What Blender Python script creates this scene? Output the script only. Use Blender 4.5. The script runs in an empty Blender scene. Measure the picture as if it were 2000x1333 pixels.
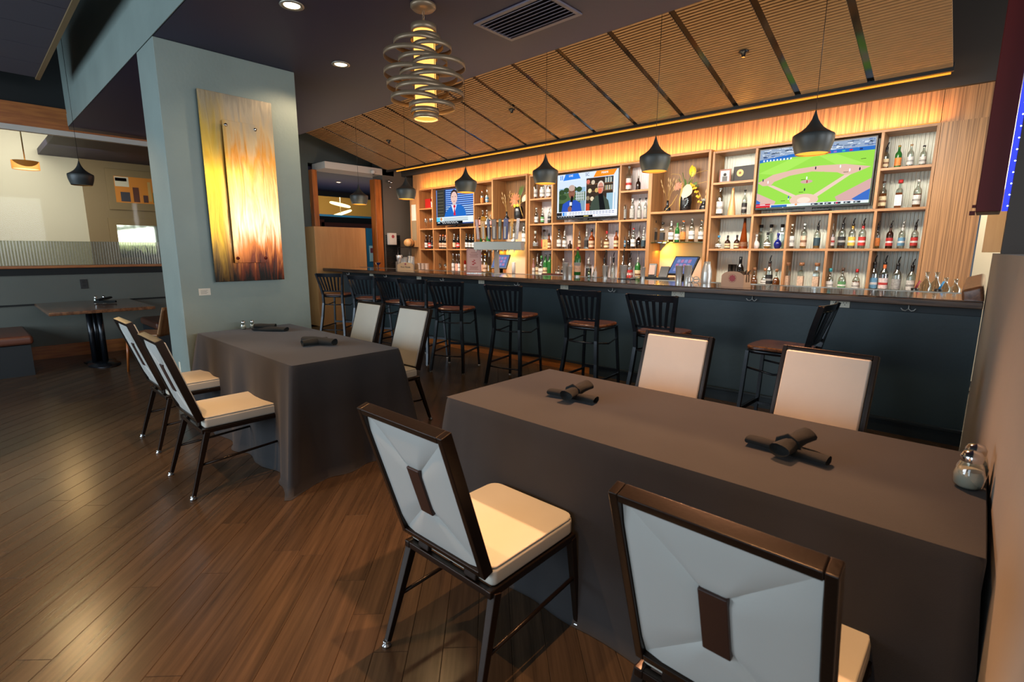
import bpy, bmesh, math, random
from mathutils import Vector, Matrix
random.seed(7)
SC = bpy.context.scene
COL = SC.collection
PI = math.pi
cos, sin, rad = math.cos, math.sin, math.radians

# ---------------------------------------------------------------- camera
cam_d = bpy.data.cameras.new('camera'); cam = bpy.data.objects.new('camera', cam_d); COL.objects.link(cam)
cam_d.sensor_width = 36; cam_d.lens = 987.874*36/2000; cam_d.clip_start = 0.02; cam_d.clip_end = 80
YAW, PITCH, ROLL = rad(42.7144465), rad(10.1704334), rad(0.104083632)
F = Vector((-sin(YAW)*cos(PITCH), cos(YAW)*cos(PITCH), -sin(PITCH)))
RT = Vector((cos(YAW), sin(YAW), 0)); UP = RT.cross(F)
R2 = cos(ROLL)*RT + sin(ROLL)*UP; U2 = -sin(ROLL)*RT + cos(ROLL)*UP
M = Matrix((R2, U2, -F)).transposed().to_4x4(); M.translation = Vector((0, 0, 1.45))
cam.matrix_world = M
SC.camera = cam
cam_d.dof.use_dof = True; cam_d.dof.focus_distance = 4.6; cam_d.dof.aperture_fstop = 5.6

# ---------------------------------------------------------------- world, exposure, lights
SC.view_settings.view_transform = 'Standard'; SC.view_settings.look = 'None'
SC.view_settings.gamma = 1; SC.view_settings.use_curve_mapping = False
SC.view_settings.exposure = 0.36
cy = SC.cycles
cy.use_denoising = True; cy.max_bounces = 8; cy.diffuse_bounces = 3; cy.glossy_bounces = 4
cy.transparent_max_bounces = 24; cy.transmission_bounces = 6
cy.caustics_reflective = False; cy.caustics_refractive = False; cy.sample_clamp_indirect = 4
w = bpy.data.worlds.new('world'); SC.world = w; w.use_nodes = True
w.node_tree.nodes['Background'].inputs[0].default_value = (0.62, 0.78, 1.0, 1)
w.node_tree.nodes['Background'].inputs[1].default_value = 0.10

def area(name, loc, target, size, power, color, sy=None, spread=180):
    l = bpy.data.lights.new(name, 'AREA'); l.energy = power; l.color = color
    l.shape = 'RECTANGLE'; l.size = size; l.size_y = sy or size; l.spread = rad(spread)
    o = bpy.data.objects.new(name, l); COL.objects.link(o); o.location = loc
    o.rotation_euler = (Vector(target)-Vector(loc)).to_track_quat('-Z', 'Y').to_euler()
    return o
def spot(name, loc, target, power, color, ang=60, blend=.3, r=.03):
    l = bpy.data.lights.new(name, 'SPOT'); l.energy = power; l.color = color
    l.spot_size = rad(ang); l.spot_blend = blend; l.shadow_soft_size = r
    o = bpy.data.objects.new(name, l); COL.objects.link(o); o.location = loc
    o.rotation_euler = (Vector(target)-Vector(loc)).to_track_quat('-Z', 'Y').to_euler()
    return o
DAY = (0.72, 0.87, 1.0); WARM = (1.0, 0.62, 0.30); TUNG = (1.0, 0.72, 0.45)
# daylight through the windows behind the camera (front of house) and beyond the half wall on the right
area('window_light_front', (-6.2, -4.6, 1.9), (-6.2, 5, 1.3), 5.5, 225, DAY, 2.3)
area('window_light_front_right', (0.0, -4.6, 1.9), (-2.0, 5, 1.3), 3.5, 80, DAY, 2.3)
area('window_light_right', (5.6, 1.6, 2.2), (-5, 2.2, 1.6), 5.0, 230, (0.86, 0.93, 1.0), 1.9)
area('window_light_right_back', (5.8, 6.1, 2.45), (-4.8, 1.9, 1.6), 2.6, 190, (0.95, 0.97, 1.0), 2.3)
# warm downlights
LT = [((-0.75, 0.95, 4.1), (-1.0, 1.2, 0), 300, 40), ((-3.7, 0.75, 4.1), (-3.8, 0.95, 0), 170, 44),
      ((-2.6, -0.6, 4.1), (-2.6, 0.1, 0), 210, 62), ((-5.95, 0.0, 3.37), (-5.6, 0.3, 0), 60, 100)]  # the last spot is added below the ceiling cloud to brighten the left floor
for i, (a, b, p, s) in enumerate(LT):
    spot('ceiling_spot_light', a, b, p, (1.0, 0.54, 0.24), s, .35, .025)
spot('downlight_lamp', (-3.58, 1.72, 2.99), (-3.5, 1.75, 0), 14, TUNG, 90, .6)
spot('downlight_lamp', (-4.34, 2.49, 2.99), (-4.85, 2.0, 1.9), 25, TUNG, 95, .6)
spot('downlight_lamp', (-1.35, 3.1, 2.99), (-1.1, 1.7, 0), 430, (1.0, .48, .24), 72, .8, .05)
spot('cloud_downlight_lamp', (-7.55, .45, 3.38), (-2.15, .17, 0), 80, (1, .66, .30), 36, .5, .05)
spot('drum_lamp', (-10.8, .88, 2.62), (-3.68, .30, 0), 26, (1, .60, .26), 30, .5, .08)
# cove strips and bar glow
area('cove_light', (-4.5, 6.512, 2.69), (-4.5, 6.60, 3.0), 8.1, 40, (1.0, 0.40, 0.07), .03)
for x in (-3.36, -6.36):
    area('niche_glow', (x, 6.70, 1.50), (x+.5, 6.72, 1.0), .1, 5, (1.0, 0.50, 0.06), .25)
area('shelf_fill_light', (-4.6, 5.0, 2.75), (-4.6, 6.8, 1.55), 8.2, 88, (1.0, 0.88, 0.74), .3, 95)  # added fill without a fixture, brightens the shelf bays and bottles
area('aisle_light', (-7.9, 5.9, 2.6), (-8.0, 6.7, 1.3), 1.2, 9, (1.0, 0.42, 0.16), .4)
area('canopy_uplight', (-4.6, 4.2, 1.9), (-4.6, 4.9, 4), 8.0, 40, (1.0, 0.74, 0.44), .5)
# unseen coloured spots, added to imitate the coloured reflections on the canopy
for x, c, p in ((-6.3, (1, .12, .05), 3), (-5.5, (1, .14, .05), 4), (-4.75, (1, .45, .05), 7), (-3.9, (.05, 1, .25), 1.6), (-3.3, (.05, 1, .25), 1.4), (-2.3, (1, .42, .06), 4)):
    spot('canopy_tint_spot', (x, 6.42, 2.70), (x+.1, 5.55, 3.2), p, c, 60, .8, .03)
# rooms beyond
area('side_room_light', (-10.9, 1.0, 2.9), (-12.4, 1.0, 1.2), 1.8, 60, (1.0, 0.92, 0.82), 2.4)
area('hall_light', (-17.5, 10, 4.2), (-19.8, 10.5, 2.8), 2.5, 260, (1.0, 0.75, 0.38), 2.5)
area('hall_ceiling_wash', (-11.2, 6.5, 2.2), (-11.2, 6.6, 3), 1.5, 10, (1, .8, .65), 2.5)
area('hall_blue_light', (-14.5, 8.6, 2.6), (-16, 9.0, 1.2), 1.0, 18, (0.5, 0.85, 1.0), 1.0)
area('back_room_light', (0.6, 6.9, 2.8), (0.4, 7.6, 1.4), .8, 45, (1.0, 0.9, 0.75), .3)

# ---------------------------------------------------------------- materials
def lin(c):
    if isinstance(c, str):
        c = [int(c[i:i+2], 16)/255 for i in (0, 2, 4)]
        c = [x/12.92 if x <= .04045 else ((x+.055)/1.055)**2.4 for x in c]
    return (c[0], c[1], c[2], 1)
MATS = {}
def mat(name, color, rough=.5, metal=0, emit=None, es=1, coat=0, spec=.5, bump=None, var=None, sheen=0):
    if name in MATS: return MATS[name]
    m = bpy.data.materials.new(name); m.use_nodes = True; nt = m.node_tree; b = nt.nodes['Principled BSDF']
    c = lin(color); b.inputs['Base Color'].default_value = c
    b.inputs['Roughness'].default_value = rough; b.inputs['Metallic'].default_value = metal
    b.inputs['Coat Weight'].default_value = coat; b.inputs['Specular IOR Level'].default_value = spec
    if sheen: b.inputs['Sheen Weight'].default_value = sheen
    if emit: b.inputs['Emission Color'].default_value = lin(emit); b.inputs['Emission Strength'].default_value = es
    tc = nt.nodes.new('ShaderNodeTexCoord')
    if var:   # (scale, amount) subtle mottling of the base colour
        n = nt.nodes.new('ShaderNodeTexNoise'); n.inputs['Scale'].default_value = var[0]; n.inputs['Detail'].default_value = 5
        nt.links.new(tc.outputs['Object'], n.inputs['Vector'])
        r = nt.nodes.new('ShaderNodeMapRange'); r.inputs[1].default_value = .3; r.inputs[2].default_value = .7
        r.inputs[3].default_value = 1-var[1]; r.inputs[4].default_value = 1+var[1]
        nt.links.new(n.outputs[0], r.inputs[0])
        v = nt.nodes.new('ShaderNodeVectorMath'); v.operation = 'SCALE'; v.inputs[0].default_value = c[:3]
        nt.links.new(r.outputs[0], v.inputs['Scale']); nt.links.new(v.outputs[0], b.inputs['Base Color'])
    if bump:  # (scale, strength)
        n = nt.nodes.new('ShaderNodeTexNoise'); n.inputs['Scale'].default_value = bump[0]; n.inputs['Detail'].default_value = 3
        nt.links.new(tc.outputs['Object'], n.inputs['Vector'])
        bp = nt.nodes.new('ShaderNodeBump'); bp.inputs['Strength'].default_value = bump[1]; bp.inputs['Distance'].default_value = .004
        nt.links.new(n.outputs[0], bp.inputs['Height']); nt.links.new(bp.outputs[0], b.inputs['Normal'])
    MATS[name] = m; return m
def wood(name, c1, c2, scale, rough=.4, coat=0, detail=6, lo=.38, hi=.62, spec=.5, rand=0, bump=0):
    """streaky grain: noise stretched by the object-space scale vector"""
    if name in MATS: return MATS[name]
    m = bpy.data.materials.new(name); m.use_nodes = True; nt = m.node_tree; b = nt.nodes['Principled BSDF']
    tc = nt.nodes.new('ShaderNodeTexCoord'); mp = nt.nodes.new('ShaderNodeMapping'); mp.inputs['Scale'].default_value = scale
    n = nt.nodes.new('ShaderNodeTexNoise'); n.inputs['Scale'].default_value = 1; n.inputs['Detail'].default_value = detail
    n.inputs['Roughness'].default_value = .65
    cr = nt.nodes.new('ShaderNodeValToRGB'); e = cr.color_ramp.elements
    e[0].position = lo; e[0].color = lin(c1); e[1].position = hi; e[1].color = lin(c2)
    L = nt.links.new
    L(tc.outputs['Object'], mp.inputs['Vector']); L(mp.outputs[0], n.inputs['Vector']); L(n.outputs[0], cr.inputs[0])
    out = cr.outputs[0]
    if rand:
        oi = nt.nodes.new('ShaderNodeObjectInfo'); ge = nt.nodes.new('ShaderNodeNewGeometry')
        ad = nt.nodes.new('ShaderNodeMath'); L(oi.outputs['Random'], ad.inputs[0]); L(ge.outputs['Random Per Island'], ad.inputs[1])
        fr = nt.nodes.new('ShaderNodeMath'); fr.operation = 'FRACT'; L(ad.outputs[0], fr.inputs[0])
        mr = nt.nodes.new('ShaderNodeMapRange'); mr.inputs[3].default_value = 1-rand; mr.inputs[4].default_value = 1+rand
        L(fr.outputs[0], mr.inputs[0])
        v = nt.nodes.new('ShaderNodeVectorMath'); v.operation = 'SCALE'; L(out, v.inputs[0]); L(mr.outputs[0], v.inputs['Scale']); out = v.outputs[0]
        w4 = nt.nodes.new('ShaderNodeVectorMath'); w4.operation = 'ADD'
        cx = nt.nodes.new('ShaderNodeCombineXYZ'); ml = nt.nodes.new('ShaderNodeMath'); ml.operation = 'MULTIPLY'; ml.inputs[1].default_value = 37
        L(fr.outputs[0], ml.inputs[0]); L(ml.outputs[0], cx.inputs[2]); L(mp.outputs[0], w4.inputs[0]); L(cx.outputs[0], w4.inputs[1]); L(w4.outputs[0], n.inputs['Vector'])
    L(out, b.inputs['Base Color'])
    b.inputs['Roughness'].default_value = rough; b.inputs['Coat Weight'].default_value = coat; b.inputs['Specular IOR Level'].default_value = spec
    b.inputs['Coat Roughness'].default_value = .12
    if bump:
        bp = nt.nodes.new('ShaderNodeBump'); bp.inputs['Strength'].default_value = bump; bp.inputs['Distance'].default_value = .002
        L(n.outputs[0], bp.inputs['Height']); L(bp.outputs[0], b.inputs['Normal'])
    MATS[name] = m; return m
def glass(name, tint, refl=.10, alpha_tint=1.0, rough=.03):
    """thin clear glass: tinted see-through plus a fresnel gloss"""
    if name in MATS: return MATS[name]
    m = bpy.data.materials.new(name); m.use_nodes = True; nt = m.node_tree
    for n in list(nt.nodes):
        if n.type != 'OUTPUT_MATERIAL': nt.nodes.remove(n)
    out = [n for n in nt.nodes if n.type == 'OUTPUT_MATERIAL'][0]
    t = nt.nodes.new('ShaderNodeBsdfTransparent'); t.inputs[0].default_value = lin(tint)
    g = nt.nodes.new('ShaderNodeBsdfGlossy'); g.inputs['Roughness'].default_value = rough; g.inputs[0].default_value = (1, 1, 1, 1)
    lw = nt.nodes.new('ShaderNodeLayerWeight'); lw.inputs[0].default_value = .35
    mr = nt.nodes.new('ShaderNodeMapRange'); mr.inputs[3].default_value = refl*.5; mr.inputs[4].default_value = min(1, refl*6)
    mx = nt.nodes.new('ShaderNodeMixShader'); L = nt.links.new
    L(lw.outputs['Facing'], mr.inputs[0]); L(mr.outputs[0], mx.inputs[0]); L(t.outputs[0], mx.inputs[1]); L(g.outputs[0], mx.inputs[2]); L(mx.outputs[0], out.inputs[0])
    MATS[name] = m; return m
def liquid(name, color, clear=.45):
    if name in MATS: return MATS[name]
    m = bpy.data.materials.new(name); m.use_nodes = True; nt = m.node_tree
    b = nt.nodes['Principled BSDF']; b.inputs['Base Color'].default_value = lin(color); b.inputs['Roughness'].default_value = .15
    out = [n for n in nt.nodes if n.type == 'OUTPUT_MATERIAL'][0]
    t = nt.nodes.new('ShaderNodeBsdfTransparent'); t.inputs[0].default_value = lin(color)
    mx = nt.nodes.new('ShaderNodeMixShader'); mx.inputs[0].default_value = 1-clear
    nt.links.new(t.outputs[0], mx.inputs[1]); nt.links.new(b.outputs[0], mx.inputs[2]); nt.links.new(mx.outputs[0], out.inputs[0])
    MATS[name] = m; return m
def glow(name, color, s=1):
    if name in MATS: return MATS[name]
    m = bpy.data.materials.new(name); m.use_nodes = True; b = m.node_tree.nodes['Principled BSDF']
    b.inputs['Base Color'].default_value = (0, 0, 0, 1); b.inputs['Specular IOR Level'].default_value = 0
    b.inputs['Emission Color'].default_value = lin(color); b.inputs['Emission Strength'].default_value = s
    MATS[name] = m; return m

# ---------------------------------------------------------------- mesh helpers
class MB:
    def __init__(s): s.v = []; s.f = []; s.m = []; s.sm = []
    def add(s, vs, fs, mi=0, smooth=False):
        o = len(s.v); s.v += [tuple(v) for v in vs]
        for f in fs: s.f.append([i+o for i in f]); s.m.append(mi); s.sm.append(smooth)
        return s
    def box(s, x0, x1, y0, y1, z0, z1, mi=0):
        vs = [(x, y, z) for z in (z0, z1) for y in (y0, y1) for x in (x0, x1)]
        return s.add(vs, [(0, 2, 3, 1), (4, 5, 7, 6), (0, 1, 5, 4), (2, 6, 7, 3), (0, 4, 6, 2), (1, 3, 7, 5)], mi)
    def obox(s, c, ax, ay, az, mi=0):   # oriented box: centre and three half-axis vectors
        c, ax, ay, az = map(Vector, (c, ax, ay, az))
        vs = [c+ax*i+ay*j+az*k for k in (-1, 1) for j in (-1, 1) for i in (-1, 1)]
        return s.add(vs, [(0, 2, 3, 1), (4, 5, 7, 6), (0, 1, 5, 4), (2, 6, 7, 3), (0, 4, 6, 2), (1, 3, 7, 5)], mi)
    def lathe(s, prof, c=(0, 0, 0), n=16, mi=0, cap=True, sx=1, sy=1, smooth=True):
        vs = []; fs = []
        for r, z in prof:
            for k in range(n):
                a = 2*PI*(k+.5)/n; vs.append((c[0]+r*sx*cos(a), c[1]+r*sy*sin(a), c[2]+z))
        for i in range(len(prof)-1):
            for k in range(n):
                k2 = (k+1) % n; fs.append((i*n+k, i*n+k2, (i+1)*n+k2, (i+1)*n+k))
        s.add(vs, fs, mi, smooth)
        if cap:
            o = len(s.v)-len(vs)
            for row, rev in ((0, True), (len(prof)-1, False)):
                f = [o+row*n+k for k in range(n)]
                if rev: f.reverse()
                s.f.append(f); s.m.append(mi); s.sm.append(False)
        return s
    def tube(s, pts, r, n=8, mi=0, flat=1.0, closed=False, square=False, up=None):
        pts = [Vector(p) for p in pts]; N = len(pts); vs = []; fs = []
        rs = r if isinstance(r, (list, tuple)) else [r]*N
        prev = None
        for i, p in enumerate(pts):
            if closed: t = pts[(i+1) % N]-pts[i-1]
            else: t = pts[min(i+1, N-1)]-pts[max(i-1, 0)]
            t.normalize()
            if prev is None:
                u = Vector(up) if up else (Vector((0, 0, 1)) if abs(t.z) < .9 else Vector((0, 1, 0)))
                a = (u - t*u.dot(t)).normalized()
            else: a = (prev - t*prev.dot(t)).normalized()
            prev = a; b = t.cross(a)
            for k in range(n):
                an = 2*PI*k/n + (PI/4 if square else 0)
                q = 1.414 if square else 1
                vs.append(p + (a*cos(an)*flat + b*sin(an))*rs[i]*q)
        M_ = N if closed else N-1
        for i in range(M_):
            for k in range(n):
                k2 = (k+1) % n; j = (i+1) % N; fs.append((i*n+k, i*n+k2, j*n+k2, j*n+k))
        if not closed: fs += [tuple(reversed(range(n))), tuple((N-1)*n+k for k in range(n))]
        return s.add(vs, fs, mi, not square)
    def poly(s, pts, mi=0): return s.add(pts, [tuple(range(len(pts)))], mi)
    def prism(s, pts, d, mi=0):  # extrude polygon pts by vector d
        n = len(pts); d = Vector(d); vs = [Vector(p) for p in pts]+[Vector(p)+d for p in pts]
        fs = [tuple(reversed(range(n))), tuple(range(n, 2*n))]+[(i, (i+1) % n, (i+1) % n+n, i+n) for i in range(n)]
        return s.add(vs, fs, mi)
    def mesh(s, name, mats):
        me = bpy.data.meshes.new(name); me.from_pydata(s.v, [], s.f)
        for m in (mats if isinstance(mats, (list, tuple)) else [mats]): me.materials.append(m)
        me.polygons.foreach_set('material_index', s.m); me.polygons.foreach_set('use_smooth', s.sm); me.update()
        return me
    def build(s, name, mats, parent=None, bevel=0, seg=2, loc=None, kind=None, label=None):
        o = bpy.data.objects.new(name, s.mesh(name, mats)); COL.objects.link(o)
        if parent: o.parent = parent
        if loc: o.location = loc
        if kind: o['kind'] = kind
        if label: o['label'] = label
        if bevel:
            b = o.modifiers.new('bevel', 'BEVEL'); b.width = bevel; b.segments = seg; b.limit_method = 'ANGLE'; b.angle_limit = rad(40)
            o.data.polygons.foreach_set('use_smooth', [True]*len(o.data.polygons))
            wn = o.modifiers.new('normals', 'WEIGHTED_NORMAL'); wn.keep_sharp = True
        return o
def tag(o, label, cat, group=None):
    o['label'] = label; o['category'] = cat
    if group: o['group'] = group
    return o
def thing(name, label, cat, loc=(0, 0, 0), rz=0, group=None):
    o = bpy.data.objects.new(name, None); COL.objects.link(o); o.location = loc; o.rotation_euler = (0, 0, rz)
    o.empty_display_size = .05
    return tag(o, label, cat, group)
def copy_tree(o, parent=None):
    c = o.copy(); COL.objects.link(c)
    if parent: c.parent = parent
    for ch in [q for q in o.children]: copy_tree(ch, c)
    return c
def struct(name, mb, mats, parent=None, bevel=0):
    o = mb.build(name, mats, parent, bevel)
    if not parent: o['kind'] = 'structure'
    return o
def text(body, size, mtl, parent, loc, rot, name='lettering', ext=.0004, align='CENTER', sx=1):
    c = bpy.data.curves.new(name, 'FONT'); c.body = body; c.size = size; c.extrude = ext; c.align_x = align; c.align_y = 'CENTER'; c.resolution_u = 3
    tmp = bpy.data.objects.new('tmp_text', c); me = bpy.data.meshes.new_from_object(tmp); bpy.data.objects.remove(tmp)
    me.name = name; me.materials.clear(); me.materials.append(mtl); o = bpy.data.objects.new(name, me); COL.objects.link(o); o.parent = parent
    o.location = loc; o.rotation_euler = rot; o.scale = (sx, 1, 1); return o
# ---------------------------------------------------------------- shared materials
M_wall = mat('wall_paint_grey', '656860', .6, bump=(60, .15), var=(1.5, .06))
M_green = mat('plaster_sage', '82918c', .55, bump=(40, .3), var=(2.5, .07))
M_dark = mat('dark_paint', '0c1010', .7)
M_darkgreen = mat('dark_green_wall', '4a514d', .6)
M_black = mat('black_ceiling', '0c0c0d', .8)
M_purple = mat('ceiling_plum', '2b2745', .55, bump=(80, .1))
M_bar = mat('bar_face_slate', '35464c', .4, bump=(30, .2), var=(3, .1))
M_apron = mat('bar_apron_slate', '1f2a2f', .45)
M_orange = wood('orange_wood', '9a5420', 'b56c2c', (3, 3, 40), .4)
M_orangeV = wood('orange_wood_post', '93501f', 'b86a2c', (30, 30, 1.5), .3, coat=.3)
M_maple = wood('maple_panel', 'c48c52', 'd49e62', (14, 14, 1.2), .35, lo=.3, hi=.7)
M_zebra = wood('zebra_wood', '7c5634', 'c08d5a', (95, 95, .9), .42, detail=3, lo=.36, hi=.60)
M_shelf = wood('shelf_wood', '94683f', 'b98553', (2.5, 60, 60), .42, detail=4)
M_shelfV = wood('shelf_wood_upright', '94683f', 'b98553', (90, 90, 1.0), .42, detail=3)
M_counter = wood('counter_wood', '33211a', '553828', (1.2, 30, 30), .07, coat=1.0, spec=.8)
M_cedge = wood('counter_edge_wood', '33251c', '66503f', (3, 60, 60), .4, detail=8)
M_plank = wood('plank_wood', '33291f', '564534', (1.3, 30, 30), .24, detail=7, lo=.3, hi=.72, rand=.13, spec=.45, bump=.15)
M_sub = mat('subfloor', '1c130c', .9)
M_cloth = mat('tablecloth_charcoal', '303032', .85, bump=(500, .2), var=(6, .08), sheen=.12, spec=.25)
M_vinyl = mat('cream_vinyl', 'd2cdbf', .42, bump=(200, .06), var=(5, .03))
M_vinylback = mat('cream_vinyl_back', 'c8c8c2', .42, bump=(200, .06))
M_insert = mat('brown_vinyl_insert', '3a241d', .4)
M_bronze = mat('bronze_frame', '2c211a', .28, .55, bump=(120, .08), spec=.6)
M_chrome = mat('chrome', 'c8c8c8', .12, 1)
M_steel = mat('brushed_steel', 'dcdad4', .3, .55)
M_steeldark = mat('dull_steel', 'a09c90', .42, .7)
M_blackm = mat('black_metal', '20242a', .26, .4, spec=.7)
M_seatw = wood('stool_seat_wood', '5a2f1a', '8a5230', (3, 30, 30), .25, coat=.5)
M_pend = mat('pendant_black', '3c4040', .42, .3)
M_napkin = mat('napkin_charcoal', '262827', .85, bump=(300, .3), sheen=.05, spec=.2)
M_white = mat('white_paint', 'c9c4bb', .5)
M_plastic = mat('ivory_plastic', 'ece6d0', .4)
M_slot = mat('slot_dark', '1a1a18', .6)
M_blk = mat('black_plastic', '0d0d0f', .35)
M_cream = mat('cream_paint', 'cbc4b4', .6)
M_slat = mat('slat_wood', 'a5825c', .5, var=(9, .05))
M_slatback = mat('slat_backing', '3a2a1e', .8)
M_strip = mat('gloss_black_strip', '0a0a0c', .12, .2, spec=.8)
M_frost = glass('frosted_glass', 'c9cbbd', .1, rough=.4)
M_glass = glass('window_glass', 'e6ece6', .10)
M_shelfglass = glass('shelf_glass', '9fd0ae', .25)
M_g_clear = glass('bottle_clear', 'dfe6e2', .16)
M_ledor = glow('led_orange', 'ff9a2e', 1.3)
M_paper = mat('paper_white', 'd8d2c4', .7)

# ---------------------------------------------------------------- floor: diagonal planks
fl = struct('floor', MB().box(-20.5, 5.5, -5.2, 13, -.06, -.014), M_sub)
PW = .127
ux, uy = cos(rad(135)), sin(rad(135))
plank_meshes = {}
def plank_mesh(L):
    L = round(L, 1)
    if L not in plank_meshes:
        h = L/2-.0005; q = PW/2-.0005; c = .0012
        mb = MB()
        vs = [(-h, -q, -.013), (h, -q, -.013), (h, q, -.013), (-h, q, -.013), (-h, -q, -c), (h, -q, -c), (h, q, -c), (-h, q, -c),
              (-h+c, -q+c, 0), (h-c, -q+c, 0), (h-c, q-c, 0), (-h+c, q-c, 0)]
        mb.add(vs, [(0, 3, 2, 1), (0, 1, 5, 4), (1, 2, 6, 5), (2, 3, 7, 6), (3, 0, 4, 7), (4, 5, 9, 8), (5, 6, 10, 9), (6, 7, 11, 10), (7, 4, 8, 11), (8, 9, 10, 11)])
        plank_meshes[L] = mb.mesh('plank', M_plank)
    return plank_meshes[L]
planks = []
rnd = random.Random(3)
for row in range(-95, 150):
    off = row*PW; s = -9.0+rnd.uniform(0, 1.2)
    while s < 16:
        L = rnd.choice((.9, 1.2, 1.2, 1.5, 1.8)); c = s+L/2; s += L
        x = ux*c + uy*off - 3.5 ; y = uy*c - ux*off - 3.5
        if -9.6 < x < 1.6 and -1.4 < y < 6.9 or (-16 < x <= -9.6 and 4 < y < 10):
            d = Vector((x, y, -1.45)); dz = d.dot(F)
            vis = False; sc_ = 0
            if dz > .5:
                px = 1000+987.9*d.dot(R2)/dz; py = 666-987.9*d.dot(U2)/dz
                vis = -120 < px < 2050 and 500 < py < 1480
                if px > 900 and py < 1300: vis = vis and not (x > -1.75 and 1.5 < y < 2.3)
            planks.append((0 if vis else 1, dz if dz > 0 else 99, x, y, L))
planks.sort()
rest = MB()
for i, (v, dz, x, y, L) in enumerate(planks):
    me = plank_mesh(L)
    if i < 300 and v == 0:
        o = bpy.data.objects.new('plank', me); COL.objects.link(o); o.parent = fl
        o.location = (x, y, 0); o.rotation_euler = (0, 0, rad(135))
    else:
        vs = [(x+ux*p.co.x-uy*p.co.y, y+uy*p.co.x+ux*p.co.y, p.co.z) for p in me.vertices]
        rest.add(vs, [tuple(p.vertices) for p in me.polygons])
# the joined planks keep the same grain direction: a turned empty-space object
o = rest.build('plank_field', M_plank, fl, kind='stuff')
inv = Matrix.Rotation(-rad(135), 4, 'Z'); o.data.transform(inv); o.rotation_euler = (0, 0, rad(135))

# ---------------------------------------------------------------- shell
struct('ceiling', MB().box(-20.5, 5.6, -5.2, 13, 4.3, 4.4), M_black)
struct('ceiling_plum_soffit', MB().box(-9.13, 1.6, 1.22, 3.5, 3.05, 3.2), M_purple)
struct('trim_bulkhead', MB().box(-9.13, 3.5, 1.22, 1.34, 3.2, 4.3).box(-9.13, 3.5, 1.215, 1.225, 3.05, 3.2), M_green)
struct('wall_pillar', MB().box(-5.35, -4.85, 1.22, 2.31, 0, 3.05), M_green, bevel=.006)
# left wall with glazed screen
struct('wall_left', MB().box(-9.30, -9.13, -5, 3.6, 0, 1.205).box(-9.3, -9.29, -5, -4.9, 0, .1), [M_wall])
struct('wall_left_upper', MB().box(-9.3, -9.13, -5, 1.22, 3.26, 4.3), M_dark)
struct('trim_ledge', MB().box(-9.34, -9.08, -5, 3.6, 1.205, 1.24), M_orange, bevel=.004)
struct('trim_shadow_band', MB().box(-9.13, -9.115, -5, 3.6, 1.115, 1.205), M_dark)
struct('trim_chair_rail', MB().box(-9.13, -9.11, .47, 1.75, .725, .745).box(-9.13, -9.11, 1.75, 3.6, .725, .745).box(-9.13, -9.11, -5, .47, .725, .745), M_dark)
struct('baseboard_left', MB().box(-9.13, -9.11, .47, 3.6, 0, .175), M_orange)
struct('trim_header', MB().box(-9.2, -9.12, -5, 3.6, 2.925, 2.99), M_white)
struct('trim_header_lip', MB().box(-9.2, -9.10, -5, 3.6, 2.99, 3.01), M_orange)
struct('trim_wood_band', MB().box(-9.2, -9.10, -5, 1.22, 3.01, 3.26), M_orange)
g = struct('window_1', MB().box(-9.165, -9.155, -5, 3.6, 1.24, 2.925), glass('screen_pane', 'eceee8', .012))
fr = MB().box(-9.17, -9.1535, -5, 3.6, 1.24, 1.56)
fr.build('frosted_band', M_frost, g)
rib = MB()
for k in range(150):
    y = -1.0+k*.03; rib.box(-9.153, -9.149, y, y+.012, 1.243, 1.558)
rib.build('frosted_rib', glass('rib_glass', 'e8e6d8', .2, rough=.3), g, kind='stuff')
# room beyond the glass
struct('wall_side_room', MB().box(-12.7, -12.5, -5, 1.75, 0, 3.6).box(-12.7, -9.3, -5, -4.9, 0, 3.6), M_cream)
struct('wall_side_room_brown', MB().box(-12.7, -12.45, 1.75, 5.5, 0, 3.6), mat('brown_wall', '8a7558', .6))
struct('ceiling_side_room', MB().box(-12.7, -9.3, -5, 1.2, 3.9, 4.0).box(-12.7, -9.3, 1.2, 3.5, 3.1, 3.2).box(-12.7, -9.9, 3.5, 5.5, 3.1, 3.2), M_purple)
struct('floor_side_room', MB().box(-12.7, -9.3, -5, 5.5, -.013, 0), M_orange)
# end wall of the bar (left), doorway with posts, lintel
struct('wall_end', MB().box(-9.85, -9.7, 3.6, 4.76, 0, 4.3).box(-9.85, -9.7, 4.76, 6.5, 3.09, 4.3).box(-9.85, -9.13, 3.5, 3.6, 0, 4.3), M_darkgreen)
struct('wall_end_right', MB().box(-9.6, -9.24, 6.1, 6.9, 0, 4.3), mat('taupe_wall', '5c574f', .6))
struct('trim_lintel', MB().box(-9.75, -9.24, 4.865, 6.38, 2.955, 3.08), M_white, bevel=.004)
struct('trim_door_post', MB().box(-9.70, -9.56, 4.76, 4.86, 0, 2.955), M_orangeV, bevel=.004)
struct('trim_door_post_right', MB().box(-9.42, -9.235, 5.91, 6.06, 0, 2.86), M_orangeV, bevel=.004)
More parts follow.
